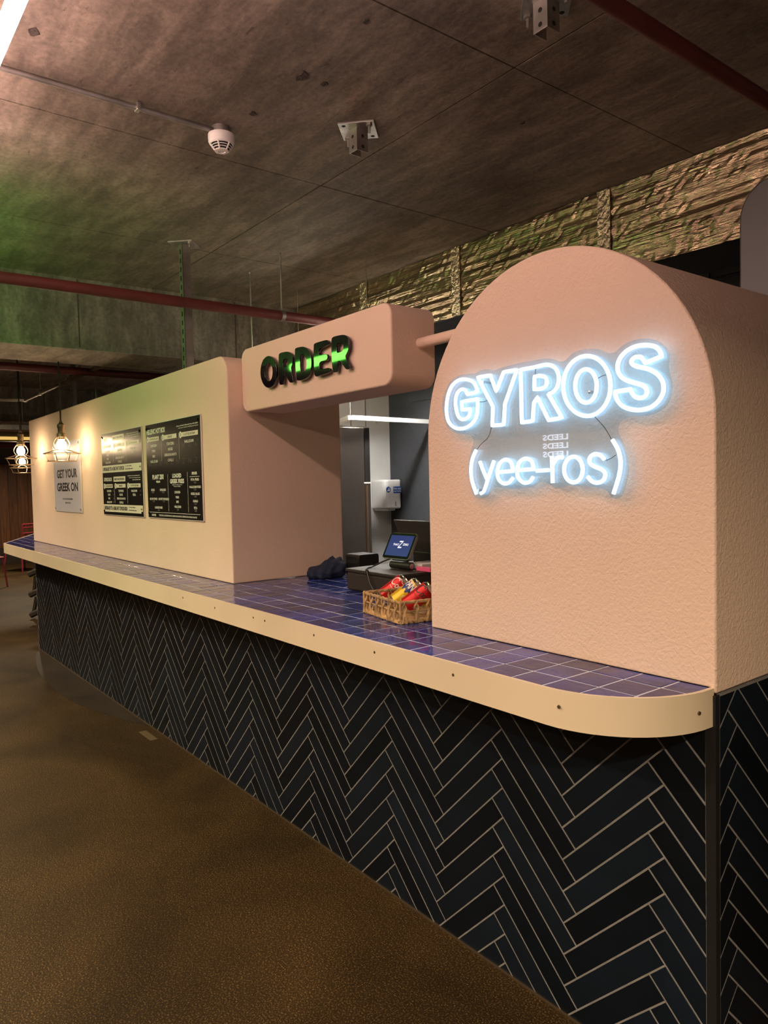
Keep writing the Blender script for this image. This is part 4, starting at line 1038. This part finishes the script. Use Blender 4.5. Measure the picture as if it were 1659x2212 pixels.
# channel brackets bolted to the ceiling
def bracket(x, y, drop, label, rot=0.0):
    t = thing('channel_bracket', (x, y, CEIL), label, 'bracket', 'steel channel brackets on the ceiling')
    mt = Matrix.Translation((x, y, CEIL)) @ Matrix.Rotation(rot, 4, 'Z')
    MB().box((-.070, -.070, -.007), (.070, .070, 0), mt @ Matrix.Rotation(R(45), 4, 'Z')).build('plate', M_STEEL, t, .001)
    c = MB()
    c.box((-.026, -.026, -drop), (-.022, .026, -.006), mt); c.box((-.026, -.028, -drop), (.026, -.024, -.006), mt); c.box((.022, -.026, -drop), (.026, .026, -.006), mt)
    c.build('channel', M_DSTEEL, t, .0008)
    for h in (.035, .075):
        if h > drop: continue
        cc = mt @ Vector((.0263, 0, -h)); MB().lathe([(.0001, .0005), (.007, .0005)], cc, 12, mt.to_3x3() @ Vector((1, 0, 0)), False).build('hole', M_HOLE, t)
        cc = mt @ Vector((0, -.0283, -h)); MB().lathe([(.0001, .0005), (.007, .0005)], cc, 12, mt.to_3x3() @ Vector((0, -1, 0)), False).build('hole', M_HOLE, t)
    for a, b in ((-.070, 0), (.070, 0)):
        cc = mt @ Vector((a, b, -.006)); MB().lathe([(.012, 0), (.012, -.008), (.008, -.009), (.0045, -.009), (.0045, -.035), (.0001, -.035)], cc, 6, Vector((0, 0, 1)), False).build('bolt', M_DSTEEL, t)
    for a, b in ((0, -.070), (0, .070)):
        cc = mt @ Vector((a, b, -.0072)); MB().lathe([(.0001, 0), (.008, 0)], cc, 12, Vector((0, 0, -1)), False).build('hole', M_HOLE, t)
    return t
bracket(-2.348, .143, .092, 'short steel channel bracket bolted to the ceiling right of the smoke detector')
bracket(-1.411, .135, .092, 'short steel channel bracket cut by the top edge above the arch')
def strut(x, y, bottom, label):
    t = thing('channel_strut', (x, y, bottom), label, 'strut', 'steel channel struts hung from the ceiling')
    MB().box((-.070, -.070, -.007), (.070, .070, 0), Matrix.Translation((x, y, CEIL)) @ Matrix.Rotation(R(45), 4, 'Z')).build('plate', M_STEEL, t)
    c = MB(); c.box((x-.024, y-.024, bottom), (x-.020, y+.024, CEIL-.006)); c.box((x-.024, y-.026, bottom), (x+.024, y-.022, CEIL-.006)); c.box((x+.020, y-.024, bottom), (x+.024, y+.024, CEIL-.006))
    c.build('channel', M_DSTEEL, t)
    k = 0; z = bottom+.03
    while z < CEIL-.05:
        MB().box((x-.006, y-.0268, z), (x+.006, y-.0258, z+.026)).build('slot', M_HOLE, t); z += .05
    for a, b in ((-.07, 0), (.07, 0)): MB().lathe([(.010, 0), (.010, -.012), (.0045, -.012), (.0045, -.03), (.0001, -.03)], (x+a, y+b, CEIL-.006), 6, Vector((0, 0, 1)), False).build('bolt', M_DSTEEL, t)
strut(-4.023, .129, 1.6+.53, 'slotted steel channel strut dropping from the ceiling behind the menu wall')
s2 = onz(170, 785, 2.47); strut(-8.2, .62, 2.13, 'farther steel channel strut beyond the concrete beam')
r2 = thing('threaded_rod', (-4.325, .576, 2.1), 'thin threaded rod hanging from the ceiling beside the strut', 'rod', 'threaded rods')
MB().tube([(-4.325, .70, 2.13), (-4.325, .70, CEIL)], .0045, 8).build('rod', M_DSTEEL, r2); MB().lathe([(.010, 0), (.010, -.010)], (-4.325, .70, CEIL), 6).build('nut', M_STEEL, r2)
for i, (px, lab) in enumerate(((207, 'thin rod hanging beyond the beam, second from the strut'), (237, 'thin rod hanging beyond the beam, nearest the menu wall top'))):
    b_ = onx(px, 850, -7.6); t = thing('threaded_rod', (b_.x, b_.y, 2.1), lab, 'rod', 'threaded rods')
    MB().tube([(b_.x, b_.y, 2.12), (b_.x, b_.y, CEIL)], .006, 8).build('rod', M_STEEL, t); MB().lathe([(.012, 0), (.012, -.012)], (b_.x, b_.y, CEIL), 6).build('nut', M_STEEL, t)
# bent steel conduit beyond the beam
X5 = -6.6
bpth = [onz(-60, 858, 2.38), onz(55, 863, 2.38), onz(75, 856, 2.40), onz(215, 794, 2.48), onz(232, 791, 2.49), onz(390, 802, 2.49)]
def pp3(px, py, X): return onx(px, py, X)
bpth = [pp3(-80, 861, -8.2), pp3(48, 863, -8.0), pp3(62, 860, -7.9), pp3(210, 794, -6.3), pp3(226, 791, -6.2), pp3(330, 799, -6.15), pp3(400, 804, -6.15)]
bc_ = thing('bent_conduit', (bpth[3].x, bpth[3].y, bpth[3].z), 'bent steel conduit rising beyond the concrete beam', 'conduit')
MB().tube(smooth_path([tuple(v) for v in bpth], False, 6), .020, 12).build('conduit_tube', M_DSTEEL, bc_)
for k in (.2, .62):
    v = bpth[2].lerp(bpth[3], k); MB().tube([v, Vector((v.x, v.y, CEIL))], .006, 8).build('hanger_rod', M_STEEL, bc_)
    MB().tube([v-(bpth[3]-bpth[2]).normalized()*.02, v+(bpth[3]-bpth[2]).normalized()*.02], .026, 12).build('clamp', M_STEEL, bc_)
tr = thing('cable_tray', (-10.2, 0, 2.28), 'pale cable tray hung below the far concrete beam', 'tray')
MB().box((-10.75, -3, 2.26), (-10.35, 1.8, 2.275)).build('tray_base', M_DSTEEL, tr)
for x in (-10.75, -10.35): MB().box((x-.004, -3, 2.26), (x+.004, 1.8, 2.32)).build('tray_side', M_STEEL, tr)
for y in (-.3, .6): MB().tube([(-10.55, y, 2.275), (-10.55, y, CEIL)], .006, 8).build('hanger_rod', M_STEEL, tr)
p = thing('red_pipe', (-12.5, 0, 2.1), 'farthest red pipe low under the ceiling at the left edge', 'pipe', 'red pipes')
MB().tube([(-12.5, -4, 2.18), (-12.5, 2.5, 2.18)], .05, 14).build('pipe', M_REDPIPE, p)
for y in (-.5, 1.0): MB().tube([(-12.5, y, 2.2), (-12.5, y, CEIL)], .006, 8).build('hanger_rod', M_DSTEEL, p)

# ------------------------------------------------------------------ stacked stool behind the counter end
stp = onz(66, 1338, 0); SX, SY = -9.15, .33
st_ = thing('slatted_stand', (SX, SY, 0), 'dark slatted stand with curved rungs behind the far end of the counter', 'stand')
dirv = Vector((.61, .79, 0))
for s_ in (0, 1):
    off = dirv*(.30*s_)
    m_ = MB(); zz = [0.0, .24, .48, .72, .80]
    for k in range(3):
        base = Vector((SX, SY, 0))+off
        m_.tube([base+dirv*(.0+.02*k)*(1 if s_ == 0 else -1)+Vector((0, 0, .03+.24*k)), base+dirv*(.05)*(1 if s_ == 0 else -1)+Vector((0, 0, .25+.24*k))], .022, 6)
    m_.build('upright', M_DARKWOOD, st_)
for k in range(4):
    m_ = MB(); base = Vector((SX, SY, .04+.235*k))
    m_.tube([base+dirv*(-.01+.32*t_/10)+Vector((.02, -.02, .05*math.sin(PI*t_/10))) for t_ in range(11)], .034, 6); m_.build('curved_rung', M_DARKWOOD, st_)

# ------------------------------------------------------------------ pink chairs far behind
def chair(x, y, rot, label):
    t = thing('metal_chair', (x, y, 0), label, 'chair', 'pink metal chairs by the timber wall')
    mt = Matrix.Translation((x, y, 0)) @ Matrix.Rotation(rot, 4, 'Z')
    def T(*a): return mt @ Vector(a)
    MB().box((-.21, -.21, .44), (.21, .21, .465), mt).build('seat', M_PINK, t, .01)
    for sx in (-1, 1):
        for sy in (-1, 1):
            MB().tube([T(sx*.19, sy*.19, .44), T(sx*.23, sy*.23, 0)], .013, 8).build('leg', M_PINK, t)
        MB().tube([T(sx*.20, .20, .45), T(sx*.21, .26, .86)], .013, 8).build('back_post', M_PINK, t)
    m_ = MB()
    for h, yy_ in ((.86, .26), (.80, .252), (.70, .24)): m_.tube([T(-.21, yy_, h), T(.21, yy_, h)], .012, 8)
    for k in range(6): m_.tube([T(-.175+.07*k, .255, .80), T(-.175+.07*k, .26, .86)], .008, 6)
    for k in range(3):
        m_.tube([T(-.13+.13*k+.06*math.cos(2*PI*j/14), .235, .60+.08*math.sin(2*PI*j/14)) for j in range(14)], .008, 6, True)
    m_.build('perforated_back', M_PINK, t)
c1 = onz(53, 1217, 0); c2 = onz(2, 1240, 0)
chair(-14.6, 1.35, R(-60), 'pink metal chair with a perforated back facing the timber wall')
chair(-12.6, .42, R(95), 'pink metal chair cut off by the left edge of the view')

# ------------------------------------------------------------------ lights of the hall, with added fill downlights
yt = -1.17; zt2 = 2.6
a_ = onz(36, 0, zt2); b_ = onz(0, 88, zt2); yt = (a_.y+b_.y)/2
def tube_light(x0, x1, y, z, m, label, r_=.020):
    t = thing('tube_light', ((x0+x1)/2, y, z), label, 'light', 'coloured tube lights over the aisle')
    MB().tube([(x0, y, z), (x1, y, z)], r_, 14).build('lit_tube', m, t)
    for x in (x0, x1): MB().tube([(x-.02, y, z), (x+.02, y, z)], r_*1.15, 14).build('end_cap', M_BLACKP, t)
    for x in (x0+.15, x1-.15): MB().tube([(x, y, z+r_), (x, y, CEIL)], .0015, 5).build('drop_wire', M_DSTEEL, t)
tube_light(-3.5, -.45, yt, zt2, M_PINKT, 'pink white tube light at the top left corner')
tube_light(-5.02, -3.5, -1.30, 2.40, M_GREENT, 'green tube light over the aisle to the left', .032)
tube_light(-4.9, 2.0, -3.6, 2.60, M_AMBERT, 'warm amber tube light farther across the aisle', .03)
def downlight(x, y, pw, label, size=.16, col=SPOT):  # unseen downlights, added to fill the hall with warm light
    t = thing('fill_downlight', (x, y, CEIL), label, 'light', 'fill downlights added over the aisle')
    MB().lathe([(.11, 0), (.11, -.14), (.10, -.14), (.09, -.05), (.0001, -.05)], (x, y, CEIL), 24).build('can_housing', M_BLACKP, t)
    ld = bpy.data.lights.new('lamp', 'AREA'); ld.shape = 'DISK'; ld.size = size; ld.energy = pw; ld.color = col; ld.spread = R(150)
    lo = bpy.data.objects.new('fill_lamp', ld); COL.objects.link(lo); lo.parent = t; lo.location = (0, 0, -.142)
downlight(1.3, -2.2, 175, 'added black fill downlight behind the viewer to the right')
downlight(-2.2, -3.0, 80, 'added black fill downlight across the aisle from the arch')
downlight(-4.4, -2.5, 75, 'added black fill downlight across the aisle from the menu wall')
downlight(-7.2, -2.2, 80, 'added black fill downlight across the aisle from the GREEK ON poster')
downlight(-9.6, -1.0, 50, 'added black fill downlight beyond the end of the counter')
downlight(-13.6, 1.2, 90, 'added black fill downlight over the pink chairs')
# lit word sign on the far side of the aisle (mirrored in the acrylic)
ls = thing('word_sign', (-4.7, -6.98, 1.7), 'small lit sign repeating LEEDS three times on the rear wall', 'sign')
MB().box((-7.30, -7.0, 1.74), (-6.50, -6.97, 2.16)).build('sign_back', M_BLACKP, ls)
mb = MB()
for k in range(3): put_text(mb, 'LEEDS', lambda u, v: Vector((-6.66-.46*u, -6.965, 1.785+v)), 0, 1, .122*k, .122*k+.085, .03)
mb.build('lettering', M_SIGNWHITE, ls)
